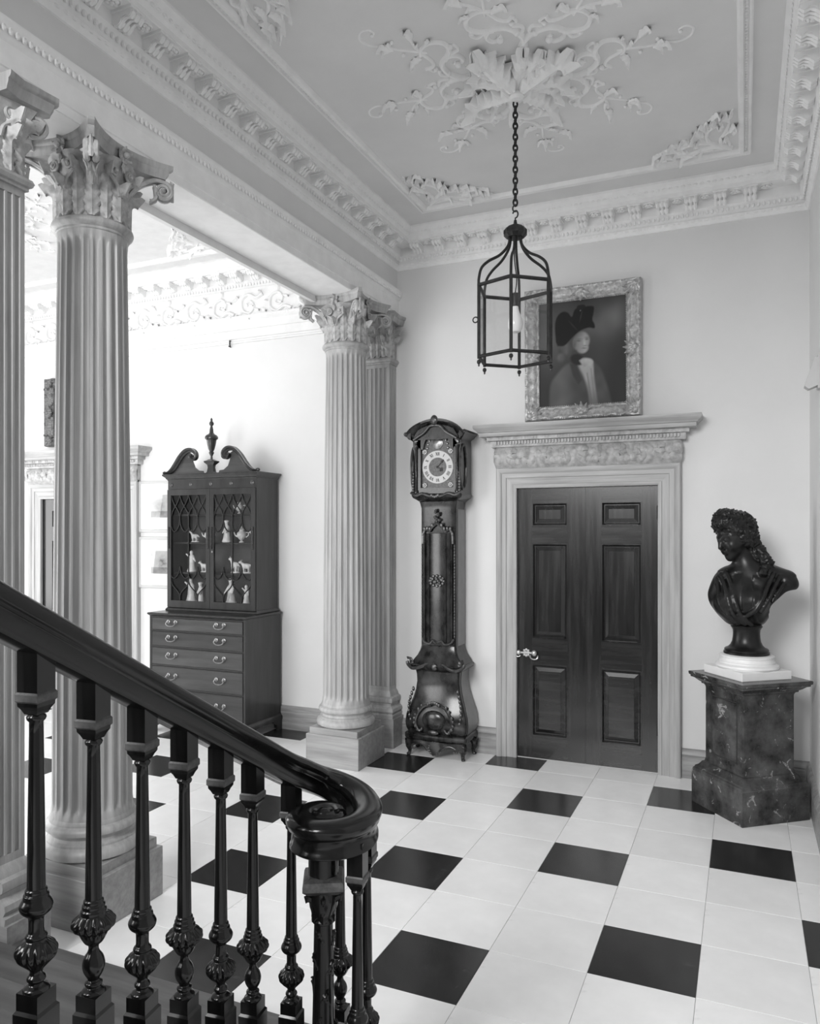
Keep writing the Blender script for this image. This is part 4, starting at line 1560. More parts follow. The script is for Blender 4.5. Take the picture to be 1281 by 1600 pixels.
# dial
dial = empty('dial', (0, -.235, 2.505))
dial.parent = clk
dp = MB().box(-.149, .149, .0, .02, -.185, .165)
dp.prism([(.125 * math.cos(t), .155 + .145 * math.sin(t)) for t in np.linspace(0, PI, 20)], .001, .02, lambda p, q, a: (p, a, q))
build('dial_plate', dp, 'dial_plate', dial, ang=0)
rg = MB()
seg = 48
rings = []
for (r, y) in [(.082, .0), (.082, -.004), (.142, -.004), (.142, .0)]:
    rings.append([(r * math.cos(2 * PI * k / seg), y, r * math.sin(2 * PI * k / seg)) for k in range(seg)])
rg.loft(rings, cap=False)
build('chapter_ring', rg, 'dial_chapter', dial, ang=30)
build('dial_centre', MB().lathe([(.083, 0), (.083, .002), (.0, .003)], 40).xf(RX(PI / 2)), 'dial_plate', dial)
numer = {12: 'XII', 1: 'I', 2: 'II', 3: 'III', 4: 'IIII', 5: 'V', 6: 'VI', 7: 'VII', 8: 'VIII', 9: 'IX', 10: 'X', 11: 'XI'}


def bar2(mb, x0, z0, x1, z1, w, y=-.0055):
    d = Vector((x1 - x0, z1 - z0)).normalized()
    n_ = Vector((-d.y, d.x)) * w / 2
    mb.loft([[(x0 - n_.x, yy, z0 - n_.y), (x0 + n_.x, yy, z0 + n_.y), (x1 + n_.x, yy, z1 + n_.y), (x1 - n_.x, yy, z1 - n_.y)] for yy in (y, y + .002)])


for hnum, txt in numer.items():
    mb = MB()
    wid = {'I': .009, 'V': .02, 'X': .02}
    tot = sum(wid[c] for c in txt)
    x = -tot / 2
    for c in txt:
        w_ = wid[c]
        if c == 'I':
            bar2(mb, x + w_ / 2, -.014, x + w_ / 2, .014, .005)
        elif c == 'V':
            bar2(mb, x + .002, .014, x + w_ / 2, -.014, .006)
            bar2(mb, x + w_ - .003, .014, x + w_ / 2, -.014, .003)
        else:
            bar2(mb, x + .002, .014, x + w_ - .003, -.014, .006)
            bar2(mb, x + w_ - .003, .014, x + .002, -.014, .003)
        x += w_
    a = -hnum * PI / 6
    mb.xf(RY(-a) @ TR(0, 0, .114))
    build('numeral', mb, 'dial_ink', dial, ang=0)


def hand(L, w, ang, nm):
    mb = MB()
    bar2(mb, 0, -.012, 0, L, w, -.010)
    mb.ball((0, -.009, L * .72), (w * 1.7, .002, L * .16), 8, 5)
    mb.ball((0, -.010, 0), (.008, .003, .008), 8, 5)
    mb.xf(RY(ang))
    build(nm, mb, 'dial_ink', dial)


hand(.085, .005, 7 / 60 * 2 * PI, 'minute_hand')
hand(.055, .012, 4.12 / 12 * 2 * PI, 'hour_hand')
sp = MB()
for (x, z) in [(-.12, -.155), (.12, -.155), (-.12, .135), (.12, .135)]:
    for k in range(7):
        a = k * 2 * PI / 7
        sp.ball((x + .016 * math.cos(a), -.004, z + .016 * math.sin(a)), (.010, .006, .010), 6, 4)
    sp.ball((x, -.006, z), (.01, .007, .01), 6, 4)
for k in range(11):
    t = PI * k / 10
    sp.ball((.095 * math.cos(t), -.004, .165 + .11 * math.sin(t)), (.012, .007, .012), 6, 4)
build('spandrel_mount', sp, 'brass', dial)
build('arch_boss', MB().lathe([(.05, 0), (.048, .006), (.04, .008), (.03, .012), (.0, .014)], 24).xf(TR(0, 0, .205) @ RX(PI / 2)), 'brass', dial)

# ================================================================== BUREAU BOOKCASE
bk = empty('bookcase', (-4.754, 5.815, 0))
tag(bk, 'dark mahogany glazed bookcase with broken pediment over five drawers', 'bookcase')
hw, dep = .5625, .585
lc = MB()
lc.box(-hw, -hw + .02, 0, dep, .15, 1.135)
lc.box(hw - .02, hw, 0, dep, .15, 1.135)
lc.box(-hw + .02, hw - .02, .02, dep, .15, .17)
lc.box(-hw + .02, hw - .02, .025, dep, .17, 1.135)
ZD = [.165, .43, .65, .83, .985, 1.12]
for z in ZD:
    lc.box(-hw + .02, hw - .02, .002, .03, z - .006, z + .006)
build('lower_case', lc, 'cabinet_wood', bk, ang=0)
build('chest_top', mould([(-hw, dep), (-hw, 0), (hw, 0), (hw, dep)], [(.02, 1.13), (-.004, 1.13), (-.012, 1.138), (-.018, 1.144), (-.018, 1.152), (-.012, 1.158), (.02, 1.158)]).box(-hw + .005, hw - .005, .005, dep, 1.132, 1.1585), 'cabinet_wood', bk)
build('base_moulding', mould([(-hw, dep), (-hw, 0), (hw, 0), (hw, dep)], [(.01, .10), (-.022, .10), (-.022, .128), (-.014, .14), (-.006, .148), (-.004, .156), (.01, .156)]), 'cabinet_wood', bk)
ff = [(0, .105), (.17, .105), (.165, .085), (.13, .075), (.095, .05), (.085, .0), (0, .0)]
for sx in (-1, 1):
    for (y0_, sg) in ((0, 1), (dep, -1)):
        mb = MB()
        mb.prism([(p, q) for p, q in ff], 0, .022, lambda p, q, a: (sx * (hw + .016 - p), y0_ - sg * .016 + sg * a, q))
        mb.prism([(p, q) for p, q in ff], 0, .022, lambda p, q, a: (sx * (hw + .016 - a), y0_ - sg * .016 + sg * p, q))
        build('bracket_foot', mb, 'cabinet_wood', bk, ang=30)


def bail():
    mb = MB()
    for s_ in (-1, 1):
        mb.lathe([(.017, 0), (.016, .004), (.009, .007), (.007, .016), (.010, .02), (.001, .023)], 12, c=(0, 0, 0)).v
    m2 = MB()
    for s_ in (-1, 1):
        m2.join(MB().lathe([(.020, 0), (.019, .004), (.010, .007), (.008, .016), (.011, .021), (.001, .024)], 12), TR(s_ * .044, 0, .012) @ RX(PI / 2))
    m2.tube(catmull([(-.044, -.022, .012), (-.054, -.026, -.004), (-.036, -.03, -.022), (0, -.032, -.028), (.036, -.03, -.022), (.054, -.026, -.004), (.044, -.022, .012)], 5), .0055, 6)
    return m2.mesh('handle', 'brass')


bail_me = bail()
for k in range(5):
    a, b = ZD[k] + .007, ZD[k + 1] - .007
    h_ = (b - a) / 2
    mb = MB().bbox(-hw + .024, hw - .024, -.003, .02, -h_, h_, .003)
    dw = build('drawer', mb, 'drawer_wood', bk, (0, 0, (a + b) / 2), ang=20)
    bead = mould([(-hw + .024, -h_), (hw - .024, -h_), (hw - .024, h_), (-hw + .024, h_)], [(0, .003), (0, .0065), (.005, .0065), (.007, .003)], True, lambda p, q, c: (p, -c, q))
    build('cockbead', bead, 'cabinet_wood', dw)
    for s_ in (-1, 1):
        put('handle', bail_me, dw, (s_ * .283, -.003, .012))
# upper case
U0, U1 = 1.158, 2.46
uw, uy0, uy1 = .527, .225, dep
uc = MB()
uc.box(-uw, -uw + .022, uy0, uy1, U0 + .03, U1)
uc.box(uw - .022, uw, uy0, uy1, U0 + .03, U1)
uc.box(-uw + .022, uw - .022, uy1 - .015, uy1, U0 + .03, U1)
uc.box(-uw + .022, uw - .022, uy0, uy1 - .015, U1 - .09, U1)
uc.box(-uw + .022, uw - .022, uy0 + .0, uy1 - .015, U0 + .03, U0 + .07)
build('upper_case', uc, 'cabinet_wood', bk, ang=0)
build('veil_board', MB().box(-uw + .023, uw - .023, uy1 - .022, uy1 - .016, U0 + .072, U1 - .092), 'reflection_veil', bk, ang=0)  # added lighter board, standing in for reflections in the glazed doors
build('waist_moulding', mould([(-uw, uy1), (-uw, uy0), (uw, uy0), (uw, uy1)], [(.02, U0), (-.02, U0), (-.022, U0 + .012), (-.012, U0 + .026), (-.004, U0 + .034), (.02, U0 + .034)]).box(-uw + .01, uw - .01, uy0 + .01, uy1, U0, U0 + .033), 'cabinet_wood', bk)
SH = [1.235, 1.53, 1.83, 2.11]
for z in SH[1:]:
    build('shelf', MB().box(-uw + .023, uw - .023, uy0 + .05, uy1 - .016, z - .008, z + .008), 'cabinet_wood', bk, ang=0)
# frieze with roundels, cornice
fr = build('frieze', MB().box(-uw - .002, uw + .002, uy0 - .004, uy0 + .012, 2.365, 2.455), 'cabinet_wood', bk, ang=0)
for k in range(5):
    build('roundel', MB().lathe([(.018, 0), (.018, .004), (.012, .006), (.008, .003), (.001, .007)], 14).xf(RX(PI / 2)), 'drawer_wood', fr, ((-.5 + k * .25) * .97, uy0 - .004, 2.412))
cprof = [(.02, 2.455), (-.006, 2.455), (-.01, 2.465), (-.018, 2.47), (-.022, 2.482), (-.04, 2.497), (-.045, 2.503), (-.045, 2.515), (.02, 2.515)]
build('cornice', mould([(-uw, uy1), (-uw, uy0), (uw, uy0), (uw, uy1)], cprof).box(-uw + .01, uw - .01, uy0 + .01, uy1, 2.46, 2.5155), 'cabinet_wood', bk)
# swan-neck pediment
for s_ in (-1, 1):
    neck = catmull([(.555, 2.52), (.49, 2.535), (.43, 2.585), (.36, 2.675), (.29, 2.735), (.22, 2.745), (.175, 2.715), (.172, 2.675), (.20, 2.66), (.222, 2.68), (.208, 2.70)], 8)
    sn = MB()
    L_ = len(neck)
    rings = []
    for i, (x, z) in enumerate(neck):
        d = Vector((neck[min(i + 1, L_ - 1)][0] - neck[max(i - 1, 0)][0], neck[min(i + 1, L_ - 1)][1] - neck[max(i - 1, 0)][1])).normalized()
        n_ = Vector((d.y, -d.x))
        sz = .022 if i < L_ - 24 else .022 - .009 * (i - L_ + 24) / 24
        sz *= min(1, .45 + i / 30)
        pr = [(-1, 0), (-1, -.8), (-.5, -1.2), (0, -1.0), (.4, -1.5), (1, -1.7), (1, 0)]
        rings.append([(s_ * (x + n_.x * o * sz), uy0 - .004 + c * .024, z + n_.y * o * sz) for o, c in pr])
    sn.loft(rings)
    p_ = build('swan_neck', sn, 'cabinet_wood', bk)
    tym = [(.09, 2.515), (.5, 2.515), (.44, 2.565), (.38, 2.64), (.32, 2.70), (.26, 2.725), (.22, 2.70), (.225, 2.64), (.20, 2.58), (.15, 2.545), (.10, 2.54)]
    build('tympanum', MB().prism([(s_ * p, q) for p, q in tym], uy0 - .003, uy0 + .012, lambda p, q, a: (p, a, q)), 'drawer_wood', p_, ang=0)
    build('ear', MB().ball((s_ * .558, uy0 - .02, 2.53), (.024, .02, .018), 8, 6), 'cabinet_wood', p_)
build('finial_block', MB().loft([[(x * k, uy0 + .005 + y * k, z) for x, y in ((-.05, -.03), (.05, -.03), (.05, .03), (-.05, .03))] for k, z in ((1.0, 2.51), (.75, 2.53), (.62, 2.57), (.7, 2.595), (1.25, 2.62), (1.3, 2.632), (.8, 2.64), (.5, 2.65))]), 'cabinet_wood', bk, ang=20)
build('finial', MB().lathe([(.012, 2.648), (.01, 2.68), (.02, 2.70), (.026, 2.715), (.018, 2.725), (.03, 2.75), (.042, 2.80), (.047, 2.835), (.05, 2.84), (.062, 2.848), (.064, 2.858), (.058, 2.872, .06), (.05, 2.885), (.03, 2.895), (.02, 2.91), (.018, 2.94), (.012, 2.965), (.010, 2.975), (.02, 2.985), (.024, 3.0), (.016, 3.015), (.008, 3.025), (.012, 3.033), (.008, 3.045), (.002, 3.055)], 20, 10), 'cabinet_wood', bk, (0, uy0 + .005, 0))
# glazed doors with gothic astragals
GZ0, GZ1 = 1.262, 2.305
for s_ in (-1, 1):
    x0, x1 = (-uw + .004, -.0015) if s_ < 0 else (.0015, uw - .004)
    c = (x0 + x1) / 2
    dn_ = empty('glazed_door', (c, uy0, 0))
    dn_.parent = bk
    w2 = (x1 - x0) / 2
    g2 = w2 - .045
    fm = MB()
    fm.box(-w2, -g2, -.022, 0, U0 + .036, 2.362)
    fm.box(g2, w2, -.022, 0, U0 + .036, 2.362)
    fm.box(-g2, g2, -.022, 0, GZ1, 2.362)
    fm.box(-g2, g2, -.022, 0, U0 + .036, GZ0)
    build('door_frame', fm, 'cabinet_wood', dn_, ang=0)
    build('pane', MB().box(-g2 - .003, g2 + .003, -.007, -.004, GZ0 - .003, GZ1 + .003), 'cabinet_glass', dn_, ang=0)
    def U(u, v):
        return (-g2 + 2 * g2 * u, -.014, GZ1 + (GZ0 - GZ1) * v)
    lines = []
    for a in (0, .25, .5, .75):
        lines.append([(a, 0), (a + .045, .05), (a + .125, .105), (a + .205, .15), (a + .25, .2)])
        lines.append([(a + .25, 0), (a + .205, .05), (a + .125, .105), (a + .045, .15), (a, .2)])
    for a in (.25, .75):
        lines.append([(a, .19), (a + .0, .215), (a, .24)])
        lines.append([(a, .235), (a - .03, .29), (a - .10, .335), (a - .17, .345), (a - .22, .325), (a - .25, .29)])
        lines.append([(a, .235), (a + .03, .29), (a + .10, .335), (a + .17, .345), (a + .22, .33), (a + .25, .30)])
        lines.append([(a - .25, .82), (a - .20, .86), (a - .06, .915), (a - .01, .95), (a, 1)])
        lines.append([(a + .25, .82), (a + .20, .86), (a + .06, .915), (a + .01, .95), (a, 1)])
        lines.append([(a - .25, .765), (a - .21, .785), (a - .13, .785), (a - .06, .755), (a - .02, .72), (a, .675)])
        lines.append([(a + .25, .765), (a + .21, .785), (a + .13, .785), (a + .06, .755), (a + .02, .72), (a, .675)])
    lines.append([(.5, .16), (.5, .5), (.5, .84)])
    for ln in lines:
        pts = [U(u, v) for u, v in catmull(ln, 5)]
        build('astragal', MB().tube(pts, .0062, 6), 'astragal_wood', dn_)
    for e in (-1, 1):
        dr_ = MB()
        for k in range(9):
            dr_.ball((e * (w2 - .02), -.026, 1.98 - k * .024), (.010, .007, .014), 6, 4)
        build('carved_drop', dr_, 'cabinet_wood', dn_)
build('escutcheon', MB().lathe([(.01, 0), (.009, .003), (.001, .004)], 10).xf(RX(PI / 2)), 'brass', bk, (.03, uy0 - .023, 1.75))


# porcelain on the shelves
def fig_standing(v=0):
    def fn(X, Y, Z):
        d = cap_(X, Y, Z, (0, 0, .02), (0, 0, .085), .038, .024)
        d = smin(d, cap_(X, Y, Z, (0, 0, .085), (.004, 0, .135), .022, .026), .015)
        d = smin(d, cap_(X, Y, Z, (0, 0, .14), (0, -.003, .16), .010), .01)
        d = smin(d, ell(X, Y, Z, (0, -.004, .178), (.016, .018, .021)), .008)
        if v == 0:
            d = smin(d, cap_(X, Y, Z, (.022, 0, .135), (.05, -.015, .10), .009, .007), .01)
            d = smin(d, cap_(X, Y, Z, (-.022, 0, .135), (-.045, -.02, .165), .009, .007), .01)
        else:
            d = smin(d, cap_(X, Y, Z, (.022, 0, .135), (.028, -.03, .09), .009, .007), .01)
            d = smin(d, cap_(X, Y, Z, (-.022, 0, .135), (-.05, -.01, .085), .009, .007), .01)
            d = smin(d, ell(X, Y, Z, (0, 0, .192), (.026, .026, .009)), .006)
        d = smin(d, ell(X, Y, Z, (0, 0, .01), (.045, .04, .013)), .012)
        return d
    return surface_net(fn, (-.08, -.06, -.01), (.08, .06, .22), .005)


def fig_beast(v=0):
    def fn(X, Y, Z):
        d = ell(X, Y, Z, (0, 0, .085), (.055, .028, .032))
        for sx in (-.035, .035):
            for sy in (-.014, .014):
                d = smin(d, cap_(X, Y, Z, (sx, sy, .075), (sx + (.006 if sx < 0 else -.004), sy, .012), .012, .007), .012)
        up = .03 if v == 0 else .012
        d = smin(d, cap_(X, Y, Z, (-.045, 0, .10), (-.075, -.005, .115 + up), .018, .013), .015)
        d = smin(d, ell(X, Y, Z, (-.088, -.006, .115 + up), (.022, .013, .014)), .01)
        d = smin(d, cap_(X, Y, Z, (.052, 0, .10), (.075, .004, .07), .007, .005), .008)
        for e in (-.009, .009):
            d = smin(d, cap_(X, Y, Z, (-.078, e, .125 + up), (-.074, e * 1.7, .143 + up), .004), .005)
        d = smin(d, ell(X, Y, Z, (0, 0, .008), (.07, .035, .012)), .01)
        return d
    return surface_net(fn, (-.13, -.055, -.01), (.1, .055, .19), .005)


fs0, fs1, fb0, fb1 = [f.mesh('figurine', 'porcelain', 60) for f in (fig_standing(0), fig_standing(1), fig_beast(0), fig_beast(1))]
urn_me = MB().lathe([(.03, 0), (.032, .006), (.02, .014), (.012, .025), (.03, .04), (.05, .065), (.055, .09), (.048, .115), (.03, .13), (.024, .14), (.032, .15), (.034, .155), (.02, .165), (.008, .175), (.006, .185), (.001, .19)], 24).mesh('vase_body', 'porcelain')
hnd_me = MB().tube(catmull([(.045, 0, .11), (.075, 0, .12), (.08, 0, .085), (.05, 0, .06)], 5), .006, 6).mesh('handle', 'porcelain')
sp_me = MB().tube(catmull([(-.05, 0, .07), (-.075, 0, .085), (-.09, 0, .12)], 5), [.010, .010, .009, .009, .008, .008, .007, .007, .006, .006, .005], 6).mesh('spout', 'porcelain')
FIG = [
    ('figurine', fs0, -.34, 0, 1.25, 'porcelain figure standing at the left of the bottom bookcase shelf', 'figurine'),
    ('figurine', fs1, -.22, 0, 1.05, 'porcelain figure in a hat on the bottom shelf behind the left glass door', 'figurine'),
    ('figurine', fs1, .15, 0, 1.28, 'tall porcelain figure on the bottom shelf behind the right glass door', 'figurine'),
    ('figurine', fs0, .335, 0, 1.0, 'small porcelain figure at the right of the bottom bookcase shelf', 'figurine'),
    ('figurine', fs0, -.33, 1, 1.1, 'tall pale porcelain figure on the middle shelf behind the left glass door', 'figurine'),
    ('animal_figurine', fb1, -.17, 1, .75, 'little white porcelain dog on the middle shelf by the left door', 'figurine'),
    ('animal_figurine', fb0, .20, 1, .95, 'white porcelain horse at the centre of the middle shelf', 'figurine'),
    ('animal_figurine', fb1, .335, 1, .85, 'white porcelain cow right of the horse on the middle shelf', 'figurine'),
    ('figurine', fs1, .468, 1, 1.1, 'tall porcelain figure at the right end of the middle shelf', 'figurine'),
    ('animal_figurine', fb0, -.29, 2, .72, 'small porcelain animal on the upper shelf behind the left glass door', 'figurine'),
    ('figurine', fs1, .10, 2, 1.1, 'porcelain figure on the upper shelf behind the right glass door', 'figurine'),
    ('animal_figurine', fb1, .43, 2, .8, 'white porcelain animal at the right end of the upper shelf', 'figurine'),
]
for (nm, me, x, sh, s_, lab, cat) in FIG:
    z = SH[sh] + (.008 if sh else -.005)
    o = put(nm, me, None, (-4.754 + x, 5.815 + .34, z), (0, 0, random.uniform(-.4, .4)), (s_, s_, s_))
    tag(o, lab, cat, 'porcelain in the glazed bookcase')
for (x, sh, s_, lab) in [(.275, 2, .85, 'white porcelain teapot on the upper shelf beside the animal'), (-.12, 2, .8, 'round white porcelain pot on the upper shelf behind the left door'), (.25, 3, .7, 'pale porcelain jar on the top bookcase shelf')]:
    t = empty('porcelain_pot', (-4.754 + x, 5.815 + .34, SH[sh] + .008), .3)
    t.scale = (s_, s_, s_)
    tag(t, lab, 'pot', 'porcelain in the glazed bookcase')
    put('vase_body', urn_me, t)
    put('handle', hnd_me, t)
    put('spout', sp_me, t)

# ================================================================== PEDESTAL AND BUST
ped = empty('pedestal', (.027, 5.855, 0), math.radians(39))
tag(ped, 'mottled marble pedestal set cornerwise under the bust', 'pedestal')
H = .268


def sqm(prof):
    return MB().loft([[(-h_, -h_, z), (h_, -h_, z), (h_, h_, z), (-h_, h_, z)] for h_, z in prof])


build('plinth', sqm([(H, 0), (H, .228), (H - .004, .235)]), 'pedestal_stone', ped, ang=25)
build('base_moulding', sqm([(H - .004, .234), (H - .006, .246), (H - .014, .252), (H - .016, .262), (H - .034, .275), (H - .046, .292), (H - .05, .30), (H - .062, .306), (H - .066, .318)]), 'pedestal_stone', ped, ang=25)
K = .2
die = build('die', sqm([(K + .004, .315), (K, .33), (K, .835), (K + .004, .848)]), 'pedestal_stone', ped, ang=25)
# sunk panels on the four faces: raised border strips with a dark groove
for q in (3,):
    M = RZ(q * PI / 2)
    gr = MB()
    for (a, b, c, d) in [(-.135, .135, .372, .379), (-.135, .135, .783, .79), (-.135, -.128, .372, .79), (.128, .135, .372, .79)]:
        gr.box(a, b, -K - .0012, -K + .002, c, d)
    build('panel_groove', gr.xf(M), 'groove_dark', die, ang=0)
    build('panel', MB().loft([[(x, y, z) for x, y, z in r] for r in ([(-.127, -K + .002, .38), (.127, -K + .002, .38), (.127, -K + .002, .782), (-.127, -K + .002, .782)], [(-.125, -K - .003, .382), (.125, -K - .003, .382), (.125, -K - .003, .78), (-.125, -K - .003, .78)])]).xf(M), 'pedestal_stone', die, ang=20)
build('cap_moulding', sqm([(K + .003, .845), (K + .008, .853), (K + .02, .858), (K + .022, .868), (K + .035, .876), (K + .048, .888), (K + .055, .894), (K + .072, .90), (K + .074, .912), (K + .082, .918), (K + .084, .936), (K + .08, .94)]), 'pedestal_stone', ped, ang=25)

soc = empty('marble_base', (.015, 5.855, .94), math.radians(39))
tag(soc, 'white marble moulded base between pedestal and bust', 'plinth')
build('square_block', MB().bbox(-.2, .2, -.2, .2, 0, .058, .004), 'statuary_marble', soc, ang=25)
build('round_moulding', MB().lathe([(.18, .056), (.202, .058), (.209, .07), (.205, .083), (.192, .09), (.182, .094), (.181, .102), (.184, .106), (.176, .115), (.174, .128), (.178, .134), (.178, .145), (.165, .152), (.15, .154)], 48), 'statuary_marble', soc)

bust = empty('bust', (.013, 5.855, 1.0955))
tag(bust, 'black stone bust of a draped figure looking down to the left', 'sculpture')
build('socle', MB().lathe([(.150, .0), (.150, .012), (.143, .018), (.145, .028), (.138, .036), (.122, .042), (.105, .06), (.094, .085), (.09, .11), (.088, .14), (.09, .165), (.098, .18), (.104, .188), (.1, .20), (.08, .215)], 48), 'bust_stone', bust)
Z0 = 1.092
C = np.array((-.078, -.01, 1.905))
fw = np.array((-.74, -.60, -.30))
fw /= np.linalg.norm(fw)
up = np.array((-.30, -.12, 1.0))
up -= fw * (up @ fw)
up /= np.linalg.norm(up)
sd = np.cross(fw, up)


def hp(f, u, s):
    return C + fw * f + up * u + sd * s


def bust_fn(X, Y, Z):
    # torso
    d = ell(X, Y, Z, (.0, .02, 1.50), (.205, .14, .205))
    d = smin(d, ell(X, Y, Z, (-.03, -.035, 1.44), (.185, .135, .155)), .06)
    d = smin(d, cap_(X, Y, Z, (-.125, .02, 1.595), (-.15, .01, 1.50), .082, .085), .06)
    d = smin(d, cap_(X, Y, Z, (.10, .03, 1.635), (.245, .0, 1.60), .085, .082), .07)
    d = smin(d, ell(X, Y, Z, (.03, .04, 1.63), (.17, .10, .085)), .06)
    # breast forms
    d = smin(d, ell(X, Y, Z, (-.125, -.105, 1.44), (.085, .075, .085)), .04)
    d = smin(d, ell(X, Y, Z, (.055, -.125, 1.465), (.085, .07, .085)), .04)
    # cut away under the right shoulder and round off the lower edge
    cut = ell(X, Y, Z, (.40, .0, 1.385), (.255, .5, .175))
    d = np.maximum(d, -cut)
    d = np.maximum(d, 1.288 - Z + .25 * np.maximum(0, np.abs(X + .01) - .05))
    # drapery folds: sweeping from both shoulders to the middle
    t = X * .9 + (Z - 1.3) * .55
    fold = np.sin((X * 38 - Z * 30) + 4 * np.sin(Z * 9)) * .0055 * (X < -.03) * (Z < 1.66)
    fold2 = np.sin((X * 34 + Z * 42) + 3 * np.sin(Z * 11)) * .0055 * (X >= .04) * (Z < 1.64)
    d = d + (fold + fold2) * (Y < .06)
    def strand(pts, r):
        nonlocal d
        q = catmull(pts, 4)
        for a, b in zip(q[:-1], q[1:]):
            d = smin(d, cap_(X, Y, Z, a, b, r), .012)
    strand([(-.135, -.06, 1.665), (-.10, -.115, 1.58), (-.075, -.165, 1.48), (-.04, -.175, 1.38), (.03, -.155, 1.31)], .014)
    strand([(-.165, -.05, 1.65), (-.14, -.115, 1.57), (-.12, -.165, 1.49), (-.085, -.18, 1.38), (-.01, -.16, 1.31)], .012)
    strand([(-.19, -.04, 1.62), (-.18, -.10, 1.54), (-.17, -.15, 1.46), (-.12, -.165, 1.37), (-.05, -.15, 1.31)], .011)
    strand([(.17, -.08, 1.66), (.13, -.135, 1.57), (.10, -.175, 1.49), (.06, -.19, 1.42), (.0, -.18, 1.37)], .013)
    strand([(.21, -.07, 1.64), (.17, -.125, 1.56), (.135, -.16, 1.48), (.09, -.18, 1.40)], .012)
    strand([(.25, -.06, 1.62), (.205, -.105, 1.55), (.16, -.135, 1.47)], .011)
    # fur-like neckline texture
    # neck
    d = smin(d, cap_(X, Y, Z, (.03, .02, 1.66), (-.045, .015, 1.82), .078, .07), .05)
    # head
    h = ell(X, Y, Z, tuple(hp(-.01, .02, 0)), (.108, .112, .125))
    h = smin(h, cap_(X, Y, Z, hp(.045, -.075, 0), hp(.03, -.01, 0), .066, .085), .04)
    h = smin(h, cap_(X, Y, Z, hp(.085, -.125, 0), hp(.075, -.118, 0), .026), .035)      # chin
    h = smin(h, cap_(X, Y, Z, hp(.108, .022, 0), hp(.134, -.036, 0), .011, .016), .014)  # nose
    for s_ in (-1, 1):
        h = smin(h, cap_(X, Y, Z, hp(.104, .03, s_ * .02), hp(.082, .03, s_ * .06), .012), .012)   # brow
        h = np.maximum(h, -(cap_(X, Y, Z, hp(.118, .006, s_ * .040), hp(.112, .006, s_ * .046), .019)))
        h = smin(h, ell(X, Y, Z, tuple(hp(.092, .004, s_ * .040)), (.018, .018, .015)), .006)     # eye
        h = smin(h, ell(X, Y, Z, tuple(hp(.075, -.045, s_ * .048)), (.032, .032, .030)), .025)     # cheek
    h = smin(h, cap_(X, Y, Z, hp(.118, -.068, -.02), hp(.118, -.068, .02), .009), .008)
    h = smin(h, cap_(X, Y, Z, hp(.113, -.084, -.016), hp(.113, -.084, .016), .010), .008)
    d = smin(d, h, .02)
    # hair: curled mass, top knot and locks over the shoulder
    g = ell(X, Y, Z, tuple(hp(-.03, .085, 0)), (.135, .14, .10))
    g = smin(g, ell(X, Y, Z, tuple(hp(-.055, .02, 0)), (.115, .125, .12)), .04)
    g = smin(g, ell(X, Y, Z, tuple(hp(.055, .125, 0)), (.062, .085, .05)), .04)
    g = smin(g, ell(X, Y, Z, tuple(hp(.02, .165, .01)), (.06, .07, .05)), .04)
    for s_ in (-1, 1):
        g = smin(g, cap_(X, Y, Z, hp(.02, .06, s_ * .095), hp(-.02, -.06, s_ * .10), .036, .03), .03)
    g = smin(g, cap_(X, Y, Z, (.02, .03, 1.90), (.075, .01, 1.80), .052, .048), .04)
    g = smin(g, cap_(X, Y, Z, (.075, .01, 1.80), (.13, -.02, 1.725), .046, .036), .03)
    g = smin(g, cap_(X, Y, Z, (.13, -.02, 1.725), (.10, -.09, 1.66), .034, .024), .03)
    cur = np.sin(X * 105 + 2.2 * np.sin(Z * 70)) * np.sin(Y * 105 + 2 * np.sin(X * 60)) * np.sin(Z * 105 + 2 * np.sin(Y * 80))
    g = g + cur * .012
    d = smin(d, g, .008)
    return d


bmsh = surface_net(bust_fn, (-.33, -.28, 1.27), (.37, .24, 2.18), .0068)
bmsh.v = [(x, y, z - Z0) for x, y, z in bmsh.v]
build('figure', bmsh, 'bust_stone', bust, ang=70)

# ================================================================== HANGING LANTERN
LX, LY = -1.247, 4.417
lan = empty('lantern', (LX, LY, 2.94))
tag(lan, 'hexagonal iron and glass lantern hanging on a chain', 'lantern')
O = -2.94


def LP(k, r, z, a0=math.radians(-6)):
    """corner k of the hexagon; angle measured from the direction towards the camera"""
    v = math.atan2(-LY, -LX)
    a = v + a0 + k * PI / 3
    return (r * math.cos(a), r * math.sin(a), z + O)


